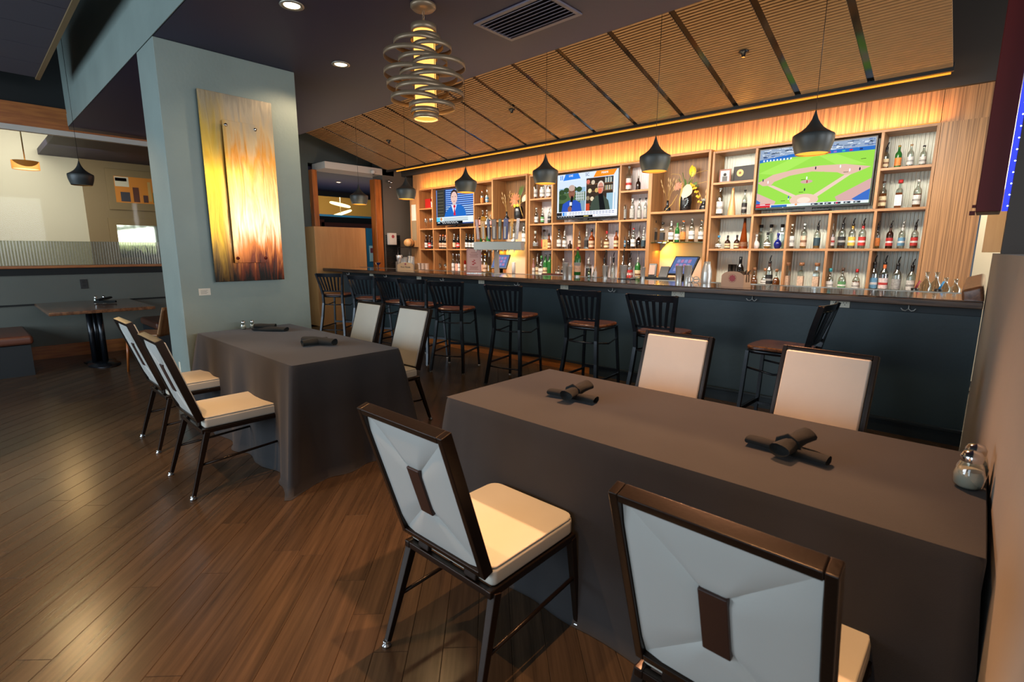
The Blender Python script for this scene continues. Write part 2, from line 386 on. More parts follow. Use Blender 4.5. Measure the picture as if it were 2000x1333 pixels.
# tile patch on the end wall: recessed mosaic
tile = MB()
for iy in range(10):
    for iz in range(19):
        y = 6.115+iy*.036; z = 1.08+iz*.036
        if y < 6.47: tile.box(-9.239, -9.233, y, y+.032, z, z+.032)
tl = tile.build('mosaic_tile_patch', mat('black_tile', '191b1a', .2), kind='stuff'); tag(tl, 'small black mosaic tiles on the wall behind the far bar end', 'tiles')
struct('wall_back', MB().box(-9.4, -.1, 6.835, 7.0, 0, 4.3).box(-9.24, -.1, 6.56, 6.83, 2.97, 4.3), mat('bulkhead_brown', '3b352f', .6))
struct('wall_back_cream', MB().box(-.09, 6, 7.6, 7.7, 0, 4.3), mat('cream_wall_lit', 'd9c8a8', .6))
bb = thing('back_wall_panelling', 'striped zebra wood panelling above and beside the bottle shelves', 'wall panelling')
for x0, x1 in ((-8.89, -6.45), (-6.445, -4.5), (-4.495, -2.63), (-2.625, -.477), (-.472, -.09)):
    MB().box(x0, x1, 6.60, 6.625, 2.658, 2.968).build('panel', M_zebra, bb)
MB().box(-.46, -.09, 6.505, 6.575, 1.019, 2.65).build('panel', M_zebra, bb)
MB().box(-8.89, -8.60, 6.505, 6.575, 1.019, 2.65).build('panel', M_zebra, bb)
MB().box(-8.6, -.475, 6.555, 6.57, 2.662, 2.67).build('led_strip', M_ledor, bb)
# doorway view beyond
struct('ceiling_hall', MB().box(-12.9, -9.85, 4.0, 9.5, 2.97, 3.05), M_purple)
struct('trim_hall_beam', MB().box(-13.1, -12.9, 4, 11, 2.86, 3.1), M_black)
struct('wall_hall_partition', MB().box(-13.1, -12.95, 4, 11, 2.15, 2.33).box(-13.1, -12.95, 4, 6.45, 0, 2.15).box(-13.1, -12.95, 8.9, 11, 0, 2.15), M_dark)
struct('trim_hall_doorframe', MB().box(-12.95, -12.9, 6.6, 8.9, 2.06, 2.17).box(-12.95, -12.9, 6.55, 6.68, 0, 2.24).box(-12.95, -12.9, 7.75, 7.9, 0, 2.06), mat('mahogany', '6a2f16', .3))
struct('wall_hall_blue', MB().box(-16.1, -16, 5, 12, 0, 2.6), mat('teal_wall', '2f6a80', .6))
struct('wall_far_yellow', MB().box(-20.3, -20.1, 8, 14, 0, 4.3), mat('yellow_wall', 'b9954f', .6, bump=(6, .4)))
struct('ceiling_far', MB().box(-20.2, -13.1, 5, 13, 3.62, 3.7), mat('tan_ceiling', '6e5b44', .6, bump=(4, .4)))
# right half wall, post
HWX = lambda y: .033+(4.93-y)*.0205
struct('wall_half', MB().prism([(HWX(-1.2), -1.2, 0), (HWX(-1.2)+.14, -1.2, 0), (HWX(4.93)+.14, 4.93, 0), (HWX(4.93), 4.93, 0)], (0, 0, 1.435)), mat('half_wall_grey', 'aaa398', .6, bump=(50, .15), var=(1.2, .05)))
struct('trim_post', MB().box(.058, .42, 3.82, 4.02, 1.436, 4.3), mat('brown_post', '3a2d22', .5))
# street-side walls behind the camera, with real window openings the daylight comes through
wf = MB()
wf.box(-20.5, -9.2, -5.15, -5, 0, 4.3).box(-9.2, -9.0, -5.15, -5, 0, 4.3).box(-9.0, 2.0, -5.15, -5, 0, .7).box(-9.0, 2.0, -5.15, -5, 3.1, 4.3).box(2.0, 6.1, -5.15, -5, 0, 4.3)
for x in (-6.3, -3.4, -.6): wf.box(x-.06, x+.06, -5.12, -5.0, .7, 3.1)
struct('wall_front', wf, M_wall)
wr = MB().box(6.0, 6.1, -5, 7.7, 0, 1.2).box(6.0, 6.1, -5, 7.7, 3.2, 4.3).box(6.0, 6.1, -5, -1, 1.2, 3.2).box(6.0, 6.1, 4.3, 4.8, 1.2, 3.2).box(6.0, 6.1, 7.4, 7.7, 1.2, 3.2)
for y in (.7, 2.5): wr.box(6.0, 6.1, y-.05, y+.05, 1.2, 3.2)
struct('wall_right_far', wr, M_wall)
# acoustic ceiling cloud
cl = thing('acoustic_ceiling_cloud', 'dark grey acoustic ceiling cloud edged in tan wood', 'ceiling panel')
for k in range(5):
    y1 = .905-k*.36+.0; 
    MB().box(-8.33+.02, -4.58, -1.5, .9, 3.44, 3.5).build('backing', M_blk, cl) if k == 0 else None
for k in range(6):
    x0 = -8.30+k*.62
    MB().box(x0, x0+.61, -1.5, .88, 3.405, 3.44).build('acoustic_tile', mat('felt_grey', '4b4650', .95, bump=(300, .4)), cl)
MB().box(-8.34, -4.5, .88, .92, 3.39, 3.46).build('edge_trim', mat('tan_trim', '7c6748', .5), cl)
dl = MB().lathe([(.05, 0), (.05, .012)], n=20)
dl.build('downlight', glow('downlight_glow', 'ffd9a0', 12), cl, loc=(-7.55, .45, 3.398))
dl.build('downlight', glow('downlight_glow', 'ffd9a0', 12), cl, loc=(-5.95, 0.0, 3.398))  # second downlight is out of view, added with the spot that brightens the floor
# ---------------------------------------------------------------- slatted canopy over the bar
can = thing('slatted_canopy', 'sloping tan slatted wood canopy with black reveals above the bar', 'ceiling canopy')
SL = math.atan(.27); CY, CZ = 6.1, 3.03; LEN = 2.95
def canpt(x, t, dn=0):   # t = distance up the slope from the lower edge
    return (x, CY-cos(SL)*t-sin(SL)*dn*-1*-1, CZ+sin(SL)*t-dn)
pm = MB(); pitch = .036; nsl = int(LEN/pitch)
W = .561
pm.box(-W/2, W/2, -LEN, 0, .016, .022, 1)
for k in range(nsl):
    y = -k*pitch-.004; pm.box(-W/2, W/2, y-.023, y, 0, .0165)
pme = pm.mesh('slatted_panel', [M_slat, M_slatback])
sm = MB().box(-.031, .031, -LEN, 0, .010, .016).mesh('reveal_strip', M_strip)
for k in range(14):
    x = -.41-.621*k-.2805
    o = bpy.data.objects.new('slatted_panel', pme); COL.objects.link(o); o.parent = can; o.location = (x, CY, CZ); o.rotation_euler = (-SL, 0, 0)
    if k < 13:
        o = bpy.data.objects.new('reveal_strip', sm); COL.objects.link(o); o.parent = can; o.location = (x-.3105, CY, CZ); o.rotation_euler = (-SL, 0, 0)
MB().box(-9.1, -.40, 6.1, 6.135, 3.0, 3.07).build('edge_rail', mat('black_rail', '17181a', .35), can)
MB().box(-8.8, -.42, 6.138, 6.150, 2.985, 3.0).build('led_strip', M_ledor, can)
for x, y in ((-1.88, 5.2), (-7.64, 5.2), (-4.81, 5.2)):
    z = CZ+.27*(6.1-y)
    MB().lathe([(.045, 0), (.045, -.008), (.022, -.02), (.016, -.05)], n=14).build('sprinkler', M_blackm, can, loc=(x, y, z))

# ---------------------------------------------------------------- ceiling vent, downlights
v = thing('ceiling_vent', 'rectangular grey louvred air vent in the plum ceiling', 'vent', (-2.56, 2.92, 3.05))
fmb = MB()
for a in ((-.33, .33, -.20, -.165), (-.33, .33, .165, .20), (-.33, -.30, -.165, .165), (.30, .33, -.165, .165)): fmb.box(a[0], a[1], a[2], a[3], -.012, 0)
fmb.build('vent_frame', mat('vent_grey', '6b6470', .45), v, bevel=.002)
MB().box(-.3, .3, -.165, .165, -.002, 0).build('vent_back', mat('vent_dark', '2c2830', .6), v)
for k in range(8):
    y = -.145+k*.041
    MB().obox((0, y, -.010), (.298, 0, 0), (0, .015, .007), (0, -.0008, .0016)).build('louvre', MATS['vent_grey'], v)
for (x, y), lb in (((-3.58, 1.72), 'round recessed ceiling downlight above the near end of charcoal table by the pillar'), ((-4.34, 2.49), 'round recessed eyeball downlight in plum ceiling left of chandelier')):
    d = thing('recessed_downlight', lb, 'downlight', (x, y, 3.05))
    MB().lathe([(.075, 0), (.078, -.006), (.062, -.012), (.052, -.004)], n=24, cap=False).build('trim_ring', M_steeldark, d)
    MB().lathe([(.052, -.004), (.035, -.003)], n=20).build('lamp_face', glow('lamp_face_glow', 'ffe0b0', 9), d)

# ---------------------------------------------------------------- chandelier
ch = thing('chandelier', 'ringed bronze chandelier with glowing amber cylinder under plum ceiling', 'chandelier', (-2.94, 2.31, 0))
M_ring = mat('bronze_ribbon', '8c7860', .42, .5)
MB().lathe([(.085, 3.05), (.085, 3.035), (.07, 3.02), (.02, 3.015)], n=28).build('ceiling_rose', M_ring, ch)
lk = MB(); z = 3.015; i = 0
while z > 2.93:
    r_ = []
    for k in range(10):
        a = 2*PI*k/10; p = (.009*cos(a), 0, z-.014+.016*sin(a)) if i % 2 else (0, .009*cos(a), z-.014+.016*sin(a)); r_.append(p)
    lk.tube(r_, .0022, 5, closed=True); z -= .024; i += 1
lk.build('chain', M_ring, ch)
MB().lathe([(.073, 2.36), (.073, 2.885)], n=28, cap=False).build('glass_shade', glow('chandelier_shade', 'ffb25a', 1.6), ch)
MB().lathe([(.001, 2.345), (.073, 2.345), (.073, 2.36)], n=28).build('diffuser', glow('chandelier_diffuser', 'ffa040', 1.3), ch)
MB().lathe([(.076, 2.335), (.085, 2.335), (.085, 2.37), (.076, 2.37), (.076, 2.335)], n=30, cap=False).build('collar', M_ring, ch)
MB().lathe([(.078, 2.885), (.084, 2.885), (.084, 2.925), (.04, 2.93)], n=30, cap=False).build('collar', M_ring, ch)
RV = Vector((.735, .678))
for off, zc, dia in ((15, 2.845, .20), (-60, 2.81, .33), (85, 2.785, .26), (-150, 2.74, .36), (-18, 2.70, .33), (155, 2.675, .356), (-145, 2.625, .37), (40, 2.61, .39), (125, 2.585, .37), (-118, 2.55, .37), (-30, 2.52, .36), (148, 2.49, .34), (-120, 2.465, .32), (70, 2.415, .31), (-10, 2.385, .19)):
    o_ = off*.00062; c = RV*o_; r_ = dia/2
    MB().lathe([(r_-.003, -.015), (r_, -.015), (r_, .015), (r_-.003, .015), (r_-.003, -.015)], n=40, cap=False).build('ring', M_ring, ch, loc=(c.x, c.y, zc))
rods = MB()
for a in (0.3, 2.4, 4.5): rods.tube([(.079*cos(a), .079*sin(a), 2.36), (.079*cos(a), .079*sin(a), 2.89)], .0025, 5)
rods.build('rod', M_ring, ch)
pl = bpy.data.lights.new('chandelier_bulb', 'POINT'); pl.energy = 9; pl.color = (1, .62, .28); pl.shadow_soft_size = .07
plo = bpy.data.objects.new('chandelier_bulb', pl); COL.objects.link(plo); plo.location = (-2.94, 2.31, 2.28)

# ---------------------------------------------------------------- black pendants over the bar
prof = [(.004, .29), (.012, .26), (.022, .23), (.036, .205), (.055, .18), (.08, .158), (.105, .142), (.122, .132), (.1285, .128), (.131, .122), (.131, .10), (.127, .07), (.117, .035), (.105, 0), (.102, .002), (.112, .035), (.122, .07), (.126, .10), (.124, .12)]
def pendant(x, y, zb, ztop, label, lit=True, s=1.0):
    p = thing('pendant_lamp', label, 'pendant lamp', (x, y, zb), group='black pendant lamps over the bar' if lit else None)
    MB().lathe([(r*s, z*s) for r, z in prof[:14]], n=40, cap=False).build('lamp_shade', M_pend, p)
    MB().lathe([(r*s, z*s) for r, z in prof[13:]], n=40, cap=False).build('shade_lining', mat('brass_lining', 'b0752e', .3, .6), p)
    MB().lathe([(.001, .008), (.103*s, .008)], n=24, cap=False).build('lamp_glow', glow('pendant_glow', 'ffb040', 1.25) if lit else M_blk, p)
    MB().tube([(0, 0, .285*s), (0, 0, ztop-zb)], .0022, 6).build('cord', M_blk, p)
    if lit: spot('pendant_bulb', (x, y, zb-.004), (x, y+.35, 0), 20, (1, .70, .42), 130, .6, .05)
    return p
names = ['nearest black bell pendant lamp, in front of baseball screen', 'black bell pendant lamp hanging before flower niche beside baseball screen', 'black bell pendant lamp at left edge of the interview screen',
         'black bell pendant lamp at right edge of news anchor screen', 'black bell pendant lamp, second from the far left end of bar', 'farthest black bell pendant lamp, in front of the doorway']
for k, x in enumerate((-.993, -2.201, -3.416, -4.627, -5.812, -7.001)):
    pendant(x, 4.2, 2.125, CZ+.27*1.9-.002, names[k])
pendant(-8.3, 1.16, 2.232, 4.3, 'unlit black bell pendant lamp hanging over the booth table', False)

# ---------------------------------------------------------------- bar
bar = thing('bar_counter', 'long bar with glossy dark wood top and slate blue front', 'bar counter')
MB().box(-9.235, .028, 4.70, 5.48, 1.107, 1.114).build('counter_top', M_counter, bar)
MB().box(-9.238, .029, 4.695, 5.485, 1.058, 1.1068).build('counter_edge', M_cedge, bar, bevel=.006)
MB().box(-8.95, .029, 4.95, 5.15, .0, 1.057).build('front_panel', M_bar, bar)
MB().box(-8.95, .029, 4.928, 4.95, .985, 1.057).build('apron', M_apron, bar, bevel=.002)
MB().box(-8.95, -3.3, 4.930, 4.95, 0.0, .10).build('baseboard', M_orange, bar)
MB().box(-3.299, .029, 4.930, 4.95, 0.0, .10).build('baseboard', M_apron, bar)
MB().box(-8.95, .029, 4.915, 4.95, .10, .125).build('base_rail', M_apron, bar, bevel=.003)
MB().box(-9.2, .0, 5.455, 5.475, 1.1142, 1.119).build('drip_rail', M_steeldark, bar)
mb = MB().box(-9.85, -9.24, 4.575, 5.65, 0, 1.885)
s = mb.build('maple_partition', M_maple, bevel=.003); tag(s, 'tall pale maple wood partition closing the far end of the bar', 'partition')
rl = MB().obox((-.032, 5.15, 1.17), (.055, .0, .02), (0, .42, .03), (-.01, 0, .06)).build('raised_bar_ledge', wood('ledge_wood', '5a3a26', '8a5c3e', (20, 2, 20), .3, coat=.3), bevel=.02, seg=3)
tag(rl, 'raised dark wooden ledge on the bar against the half wall', 'ledge')
# outlets and hooks
for k, (x, wd) in enumerate(((-.841, 2), (-2.249, 2), (-3.687, 1), (-5.128, 1), (-6.553, 1), (-7.926, 1))):
    o = thing('power_outlet', ['ivory power outlet under the bar top beside the sideways stool', 'ivory power outlet under bar top right of the second stool from right', 'ivory power outlet under the bar top above right side of sixth stool', 'ivory power outlet under the bar top between fifth and sixth stools', 'ivory power outlet under the bar top above third and fourth stools', 'farthest ivory power outlet under the bar top'][k], 'power outlet', (x, 4.927, 1.022), group='outlets under the bar top')
    h = .07 if k < 2 else .058
    MB().box(-h, h, -.007, 0, -.034, .034).build('cover_plate', M_plastic, o, bevel=.003)
    sl = MB()
    for sx in (-.5, .5):
        c = sx*h
        sl.box(c-.012, c-.009, -.0085, -.006, .002, .012).box(c+.009, c+.012, -.0085, -.006, .002, .012).box(c-.003, c+.003, -.0085, -.006, -.014, -.008)
    sl.build('socket_slot', M_slot, o)
for k, x in enumerate((-.387, -1.53, -3.01, -4.435, -5.95, -7.452, -8.672)):
    hk = thing('bag_hook', ['double chrome bag hook nearest the half wall under bar top', 'double chrome bag hook under the bar top left of sideways stool', 'double chrome bag hook between the second and third stools from right', 'double chrome bag hook above the fourth stool from right', 'double chrome bag hook above the fifth stool from right', 'double chrome bag hook under bar top among far stools', 'farthest double chrome bag hook under the bar top'][k], 'hook', (x, 4.925, 1.02), group='bag hooks under the bar top')
    h = MB().tube([(0, -.008, .045), (0, -.012, .0), (0, -.012, -.012)], .004, 6)
    for sx in (-1, 1): h.tube([(0, -.012, -.008), (sx*.018, -.02, -.022), (sx*.034, -.028, -.018), (sx*.046, -.032, -.002)], .0038, 6)
    h.build('hook', mat('satin_nickel', 'f0eee8', .4, .3), hk)
# ---------------------------------------------------------------- back bar shelving
FY, BY = 6.50, 6.82
ZR = (1.02, 1.475, 1.88, 2.28); T = .026
M_corr = mat('corrugated_panel', 'd6dccf', .3, spec=.6)
M_corrp = mat('corrugated_panel_dim', 'd8d0d2', .35)
cb = thing('back_bar_counter', 'long wood work counter beneath the bottle shelves behind the bar', 'counter')
MB().box(-8.9, -.1, 6.0, 6.82, .975, 1.018).build('counter_top', M_shelf, cb, bevel=.003)
MB().box(-8.85, -.12, 6.1, 6.82, 0, .975).build('cabinet_body', M_shelfV, cb)
def corr(x0, x1, z0, z1, m, parent):
    mb = MB(); n = int((x1-x0)/.032); d = (x1-x0)/n; vs = []; 
    for i in range(n*4+1):
        x = x0+i*d/4; y = BY-.012+.006*cos(i*PI/2); vs += [(x, y, z0), (x, y, z1)]
    mb.add(vs, [(2*i, 2*i+2, 2*i+3, 2*i+1) for i in range(n*4)], 0, True)
    return mb.build('corrugated_back', m, parent)
def unit(name, label, xs, back):
    u = thing(name, label, 'shelving unit', group='bottle shelving units behind the bar')
    def up(x, z0, z1, hw=T/2): MB().box(x-hw, x+hw, FY, BY, z0, z1).build('upright', M_shelfV, u, bevel=.0015)
    def sh(x0, x1, z): MB().box(x0+.0005, x1-.0005, FY+.002, BY, z-T, z).build('shelf', M_shelf, u, bevel=.0015)
    up(xs[0], 1.019, 2.655); up(xs[5], 1.019, 2.655)
    up(xs[1]-.012, 1.88, 2.628); up(xs[4]-.018, 1.88, 2.628)
    for x in xs[1:5]:
        up(x, 1.019, 1.475-T); up(x, 1.475, 1.88-T)
    a, b = xs[0]+T/2, xs[5]-T/2
    sh(a, b, 1.475); sh(a, b, 1.88); sh(a, b, 2.655)
    sh(a, xs[1]-.012-T/2, 2.28); sh(xs[4]-.018+T/2, b, 2.28)
    if back == 'wood': MB().box(a, b, BY-.01, BY, 1.019, 2.63).build('back_panel', M_zebra, u)
    else: corr(a, b, 1.019, 2.63, back, u)
    return u
XA = (-8.585, -8.14, -7.735, -7.335, -6.935, -6.485)
XB = (-5.62, -5.13, -4.715, -4.305, -3.905, -3.47)
XC = (-2.612, -2.10, -1.715, -1.295, -.89, -.4765)
unit('shelving_unit', 'zebra wood shelving unit around the news anchor screen', XA, 'wood')
unit('shelving_unit', 'zebra wood shelving unit around the interview screen', XB, M_corrp)
unit('shelving_unit', 'zebra wood shelving unit around the baseball screen', XC, M_corr)
def niche(x0, x1, lb):
    u = thing('display_niche', lb, 'shelving unit', group='flower niches between the screens')
    for x in (x0, x1): MB().box(x-.016, x+.016, FY-.03, BY, 1.019, 2.68).build('upright', M_shelfV, u, bevel=.002)
    for z in (2.68, 1.965): MB().box(x0+.0165, x1-.0165, FY-.03, BY, z-.03, z).build('shelf', M_shelf, u, bevel=.002)
    MB().box(x0+.016, x1-.016, BY-.02, BY, 1.96, 2.655).build('back_panel', wood('walnut_back', '5f3f22', '8f6436', (95, 95, .9), .42, detail=3), u)
    MB().box(x0+.016, x1-.016, BY-.02, BY, 1.019, 1.935).build('lower_back_panel', mat('niche_plaster', 'c8b09a', .6), u)
    MB().box(x0+.017, x1-.017, FY+.01, BY-.021, 1.553, 1.563).build('glass_shelf', M_shelfglass, u)
niche(-3.43, -2.652, 'wooden display niche with flowers left of the baseball screen unit')
niche(-6.445, -5.66, 'wooden display niche with flowers behind the beer taps')

# ---------------------------------------------------------------- screens
def tv(name, label, x0, x1, z0, z1, paint, feet=True):
    y = FY+.02; cx_ = (x0+x1)/2
    t = thing(name, label, 'television', (cx_, y, z0)); w_, h_ = x1-x0, z1-z0
    b = .014
    MB().box(-w_/2, w_/2, .002, .05, 0, h_).build('housing', M_blk, t, bevel=.003)
    mats = {}; mb = MB(); lay = [0]
    def P(col, pts, s=1.0):
        # a flat patch of the picture: pts in 0..1 of the picture area, y down
        if (col, s) not in mats: mats[(col, s)] = len(mats)
        lay[0] += 1
        mb.poly([(-w_/2+b+u*(w_-2*b), -.0001-.00006*lay[0], h_-b-v*(h_-2.6*b)) for u, v in pts], mats[(col, s)])
    def Rr(col, u0, v0, u1, v1, s=1.0): P(col, [(u0, v1), (u1, v1), (u1, v0), (u0, v0)], s)
    def El(col, u, v, ru, rv, n=14, s=1.0): P(col, [(u+ru*cos(2*PI*k/n), v-rv*sin(2*PI*k/n)) for k in range(n)], s)
    paint(P, Rr, El)
    ml = [glow('screen_%s_%s' % k, k[0], 1.0*k[1]) for k in mats]
    mb.build('screen', ml, t)
    MB().box(-.035, .035, .0, .04, -.055, .0).build('stand_neck', M_blk, t)
    MB().box(-.20, .20, -.01, .16, -.0345-.0, -.022).build('stand_foot', M_blk, t, loc=(0, 0, z0*0)) if feet else None
    return t, w_, h_
def anchor(P, R, E):
    R('27407e', 0, 0, 1, 1)
    R('3b3a34', .02, 0, .23, .8); R('20304c', .23, 0, .26, .8); R('6a86c8', 0, 0, .02, .8)
    for i in range(16):
        R('504c40' if i % 2 else '34322d', .04, .03+i*.045, .2, .06+i*.045)
    for i in range(13):
        R('5f93e8' if i < 8 else '9cc2f4', .27, .03+i*.058, 1, .058+i*.058); R('b4cdf6', .27, .03+i*.058, 1, .038+i*.058)
    P('2264b8', [(.22, .8), (.26, .66), (.38, .52), (.46, .45), (.62, .45), (.74, .52), (.80, .66), (.82, .8)])
    P('d8dcf0', [(.42, .46), (.5, .74), (.57, .46)]); R('c3b5b4', .455, .38, .55, .47)
    E('33282a', .5, .2, .098, .17); E('d9b6ac', .5, .26, .088, .17)
    R('5b4038', .445, .225, .48, .237); R('5b4038', .52, .225, .555, .237); R('a85f58', .475, .355, .53, .368)
    P('c4203a', [(.485, .47), (.53, .47), (.54, .52), (.515, .55), (.54, .76), (.48, .76), (.50, .55), (.475, .52)])
    R('d6e2e6', 0, .79, 1, .97); R('5cc0e0', 0, .8, .1, .93); E('c58a5a', .135, .85, .03, .05)
    for v in (.83, .87, .90): R('7d8f98', .2, v, .86, v+.014)
    R('0c1016', 0, .92, .72, 1); R('e0e6ea', .03, .94, .1, .965)
    for u in (.14, .2, .27, .33, .40, .46, .53): R('c8cdd0', u, .935, u+.045, .95); R('c8cdd0', u+.03, .965, u+.075, .98)
def interview(P, R, E):
    R('cfdcf0', 0, 0, 1, 1)
    P('2f78d8', [(.10, .14), (.14, .0), (.36, 0), (.40, .12)]); P('f08a24', [(.61, .13), (.66, 0), (.98, 0), (.93, .12)])
    R('2f78d8', .05, .02, .065, .12); R('2f78d8', .08, .02, .095, .12)
    R('8fb0c8', .03, .16, .485, .86); R('c8d6e4', .03, .16, .485, .32); R('4c6440', .03, .42, .485, .72); R('2c3c28', .03, .66, .2, .86); R('7b98ac', .4, .62, .485, .86)
    for u, v, r_ in ((.08, .4, .05), (.16, .36, .05), (.3, .35, .04), (.38, .36, .05), (.1, .52, .07)): E('33482c', u, v, r_, .06)
    for i in range(5): R('c3ccd0', .33+i*.03, .42, .345+i*.03, .62)
    for v in (.44, .5, .56): R('c3ccd0', .32, v, .47, v+.012)
    P('2c4fb0', [(.08, .86), (.10, .68), (.2, .6), (.33, .6), (.41, .68), (.43, .86)])
    E('8a5a48', .255, .42, .058, .15); E('b8a094', .255, .32, .055, .07); R('5c2a24', .235, .495, .28, .512); R('36241e', .225, .40, .25, .41); R('36241e', .265, .40, .29, .41)
    P('151518', [(.24, .57), (.28, .57), (.25, .86), (.21, .86)]); E('151518', .262, .55, .022, .045); R('d8dce6', .22, .64, .262, .72); E('8a5a48', .225, .8, .035, .07)
    R('3a2e26', .5, .14, .93, .86)
    for v in (.14, .3, .46, .62): R('6a4a34', .5, v+.13, .93, v+.15)
    for u, v, c in ((.53, .22, 'c86a5a'), (.61, .24, 'c8b8a0'), (.56, .42, 'd8c89a'), (.67, .42, 'c2a464'), (.6, .6, 'd8c8a8'), (.53, .58, '8a7a60')): E(c, u, v, .03, .05)
    for i in range(9): R(('a8b4b0', 'd8d0b8', '3c5a68')[i % 3], .80+i*.013, .15+(i % 2)*.02, .81+i*.013, .27); R(('b8a070', '5a6a60', 'd0c8c0')[i % 3], .80+i*.013, .33, .81+i*.013, .43)
    R('8fb2c4', .83, .5, .96, .86); R('e8e8ee', .93, .14, .95, .86); R('c0482c', .5, .7, .56, .86)
    P('3f4a40', [(.57, .86), (.59, .68), (.66, .54), (.78, .54), (.86, .66), (.89, .86)]); P('17181a', [(.70, .52), (.77, .5), (.82, .86), (.73, .86)])
    E('d8c8b8', .735, .33, .052, .11); E('c88a78', .735, .38, .046, .12); E('d86a4c', .725, .44, .03, .06); R('3c2c2a', .69, .35, .78, .362)
    R('e8ecf4', 0, .86, 1, 1); R('26262a', 0, .875, .09, .95); R('4a90e0', .1, .87, .14, .95); R('4a90e0', .155, .87, .17, .95)
    for v, c in ((.885, '7a80a0'), (.92, '8a90b0')):
        for i in range(15): R(c, .22+i*.05, v, .22+i*.05+.038, v+.014)
    R('0e0e12', 0, .955, .62, 1)
    for i in range(7): R('c8c8cc', .02+i*.045, .968, .05+i*.045, .98)
    R('d8c060', .47, .97, .55, .985); R('c04040', .64, .96, .65, .98); R('9a9ab0', .68, .965, .9, .975)
def baseball(P, R, E):
    R('92d04a', 0, 0, 1, 1)
    R('8fa0b8', 0, 0, 1, .17)
    rr = random.Random(5)
    for i in range(150):
        u = rr.random(); v = rr.random()*.14; R(rr.choice(('dfe6ee', '5a6c8a', '3c5a9c', 'c8d2dc', '28303c', 'a8b4c4')), u, v, min(1, u+.01+rr.random()*.035), v+.012)
    P('2c68b8', [(0, .22), (0, .17), (.3, .12), (1, .13), (1, .19), (.3, .17)])
    for u, c in ((.55, '40b0a0'), (.58, '40b0a0'), (.62, 'c0284c'), (.67, '8a6ac0'), (.8, 'c0284c'), (.74, '40b0a0'), (.88, '1c3870')): R(c, u, .145, u+.025, .172)
    for i in range(18): R('e4ecf4' if i % 2 else '3c78c4', .02+i*.016, .175, .033+i*.016, .205)
    P('a0da58', [(0, .4), (.3, .2), (.5, .2), (.2, .45)]); P('a0da58', [(.55, .2), (.7, .2), (.95, .4), (.7, .36)])
    P('d4b0a0', [(0, .56), (.14, .44), (.34, .38), (.56, .355), (.78, .37), (.985, .44), (.9, .5), (.8, .56), (.72, .49), (.5, .44), (.3, .48), (.16, .56), (.13, .62), (.05, .62)])
    P('92d04a', [(.14, .60), (.24, .51), (.43, .455), (.6, .46), (.78, .535), (.56, .80), (.36, .84)])
    P('dcc0b0', [(.10, .62), (.15, .62), (.4, .84), (.38, .88)]); P('dcc0b0', [(.52, .84), (.78, .54), (.84, .53), (.56, .87)])
    E('dcbca8', .45, .90, .13, .10, 24); E('e8d4c4', .45, .905, .06, .05); E('c4a09a', .46, .60, .055, .03)
    P('d0aaa0', [(0, .74), (.19, .9), (.17, .985), (0, .985)]); P('c8a09c', [(1, .62), (1, .97), (.74, .95), (.72, .88)])
    P('3c68b8', [(.86, .93), (.94, .84), (1, .78), (1, .96), (.9, .96)]); P('3c68b8', [(0, .86), (.04, .9), (.03, .96), (0, .97)])
    for u, v, c in ((.10, .56, 'e8ecf4'), (.46, .54, 'e8ecf4'), (.465, .6, 'b03040'), (.45, .73, '18243c'), (.31, .86, 'e8ecf4'), (.31, .84, '3c5ab0'), (.53, .39, '202840'), (.74, .40, 'dfe4ee'), (.82, .47, 'e8ecf4'), (.90, .465, '181c30'), (.05, .52, '303c60')): E(c, u, v, .006, .026)
    for u, v in ((.43, .765), (.27, .895), (.80, .495), (.44, .56), (.93, .31), (.66, .95)): R('1c3018', u-.03, v, u+.01, v+.007)
    R('d8e0e8', 0, .955, 1, 1); R('c82030', .0, .935, .14, .96); R('c82030', 0, .965, .14, 1); R('2860b4', .15, .965, .3, 1); R('e8e8e8', .04, .942, .09, .953)
    P('e09860', [(.37, .972), (.385, .95), (.40, .972), (.385, .992)])
    for u in (.52, .57, .64, .72, .80, .88): R('2a323c', u, .965, u+.055, .995); R('e0e4e8', u+.01, .974, u+.03, .986)
    R('b8284c', .735, .965, .75, .995)
M_txt = glow('screen_text_white', 'ffffff', 1.0); M_txtd = glow('screen_text_grey', '4a5060', .8)
RX = (PI/2, 0, 0)
t, w_, h_ = tv('television', 'television showing a news anchor in blue suit and red tie', -8.06, -6.97, 1.925, 2.612, anchor)
t, w_, h_ = tv('television', 'television showing split interview with a woman and bearded man', -5.068, -3.955, 1.925, 2.612, interview)
text('LIVE', .042, M_txt, t, (-w_/2+w_*.25, -.012, h_*.935), RX); text('MIAMI', .042, M_txt, t, (-w_/2+w_*.79, -.012, h_*.93), RX); text('SC', .062, M_txtd, t, (-w_/2+w_*.52, -.012, h_*.925), RX)
t, w_, h_ = tv('television', 'television showing a baseball game seen from above home plate', -2.088, -.95, 1.925, 2.612, baseball)
text('2', .03, M_txt, t, (-w_/2+w_*.27, -.012, h_*.035), RX); text('1', .03, M_txt, t, (-w_/2+w_*.12, -.012, h_*.035), RX)

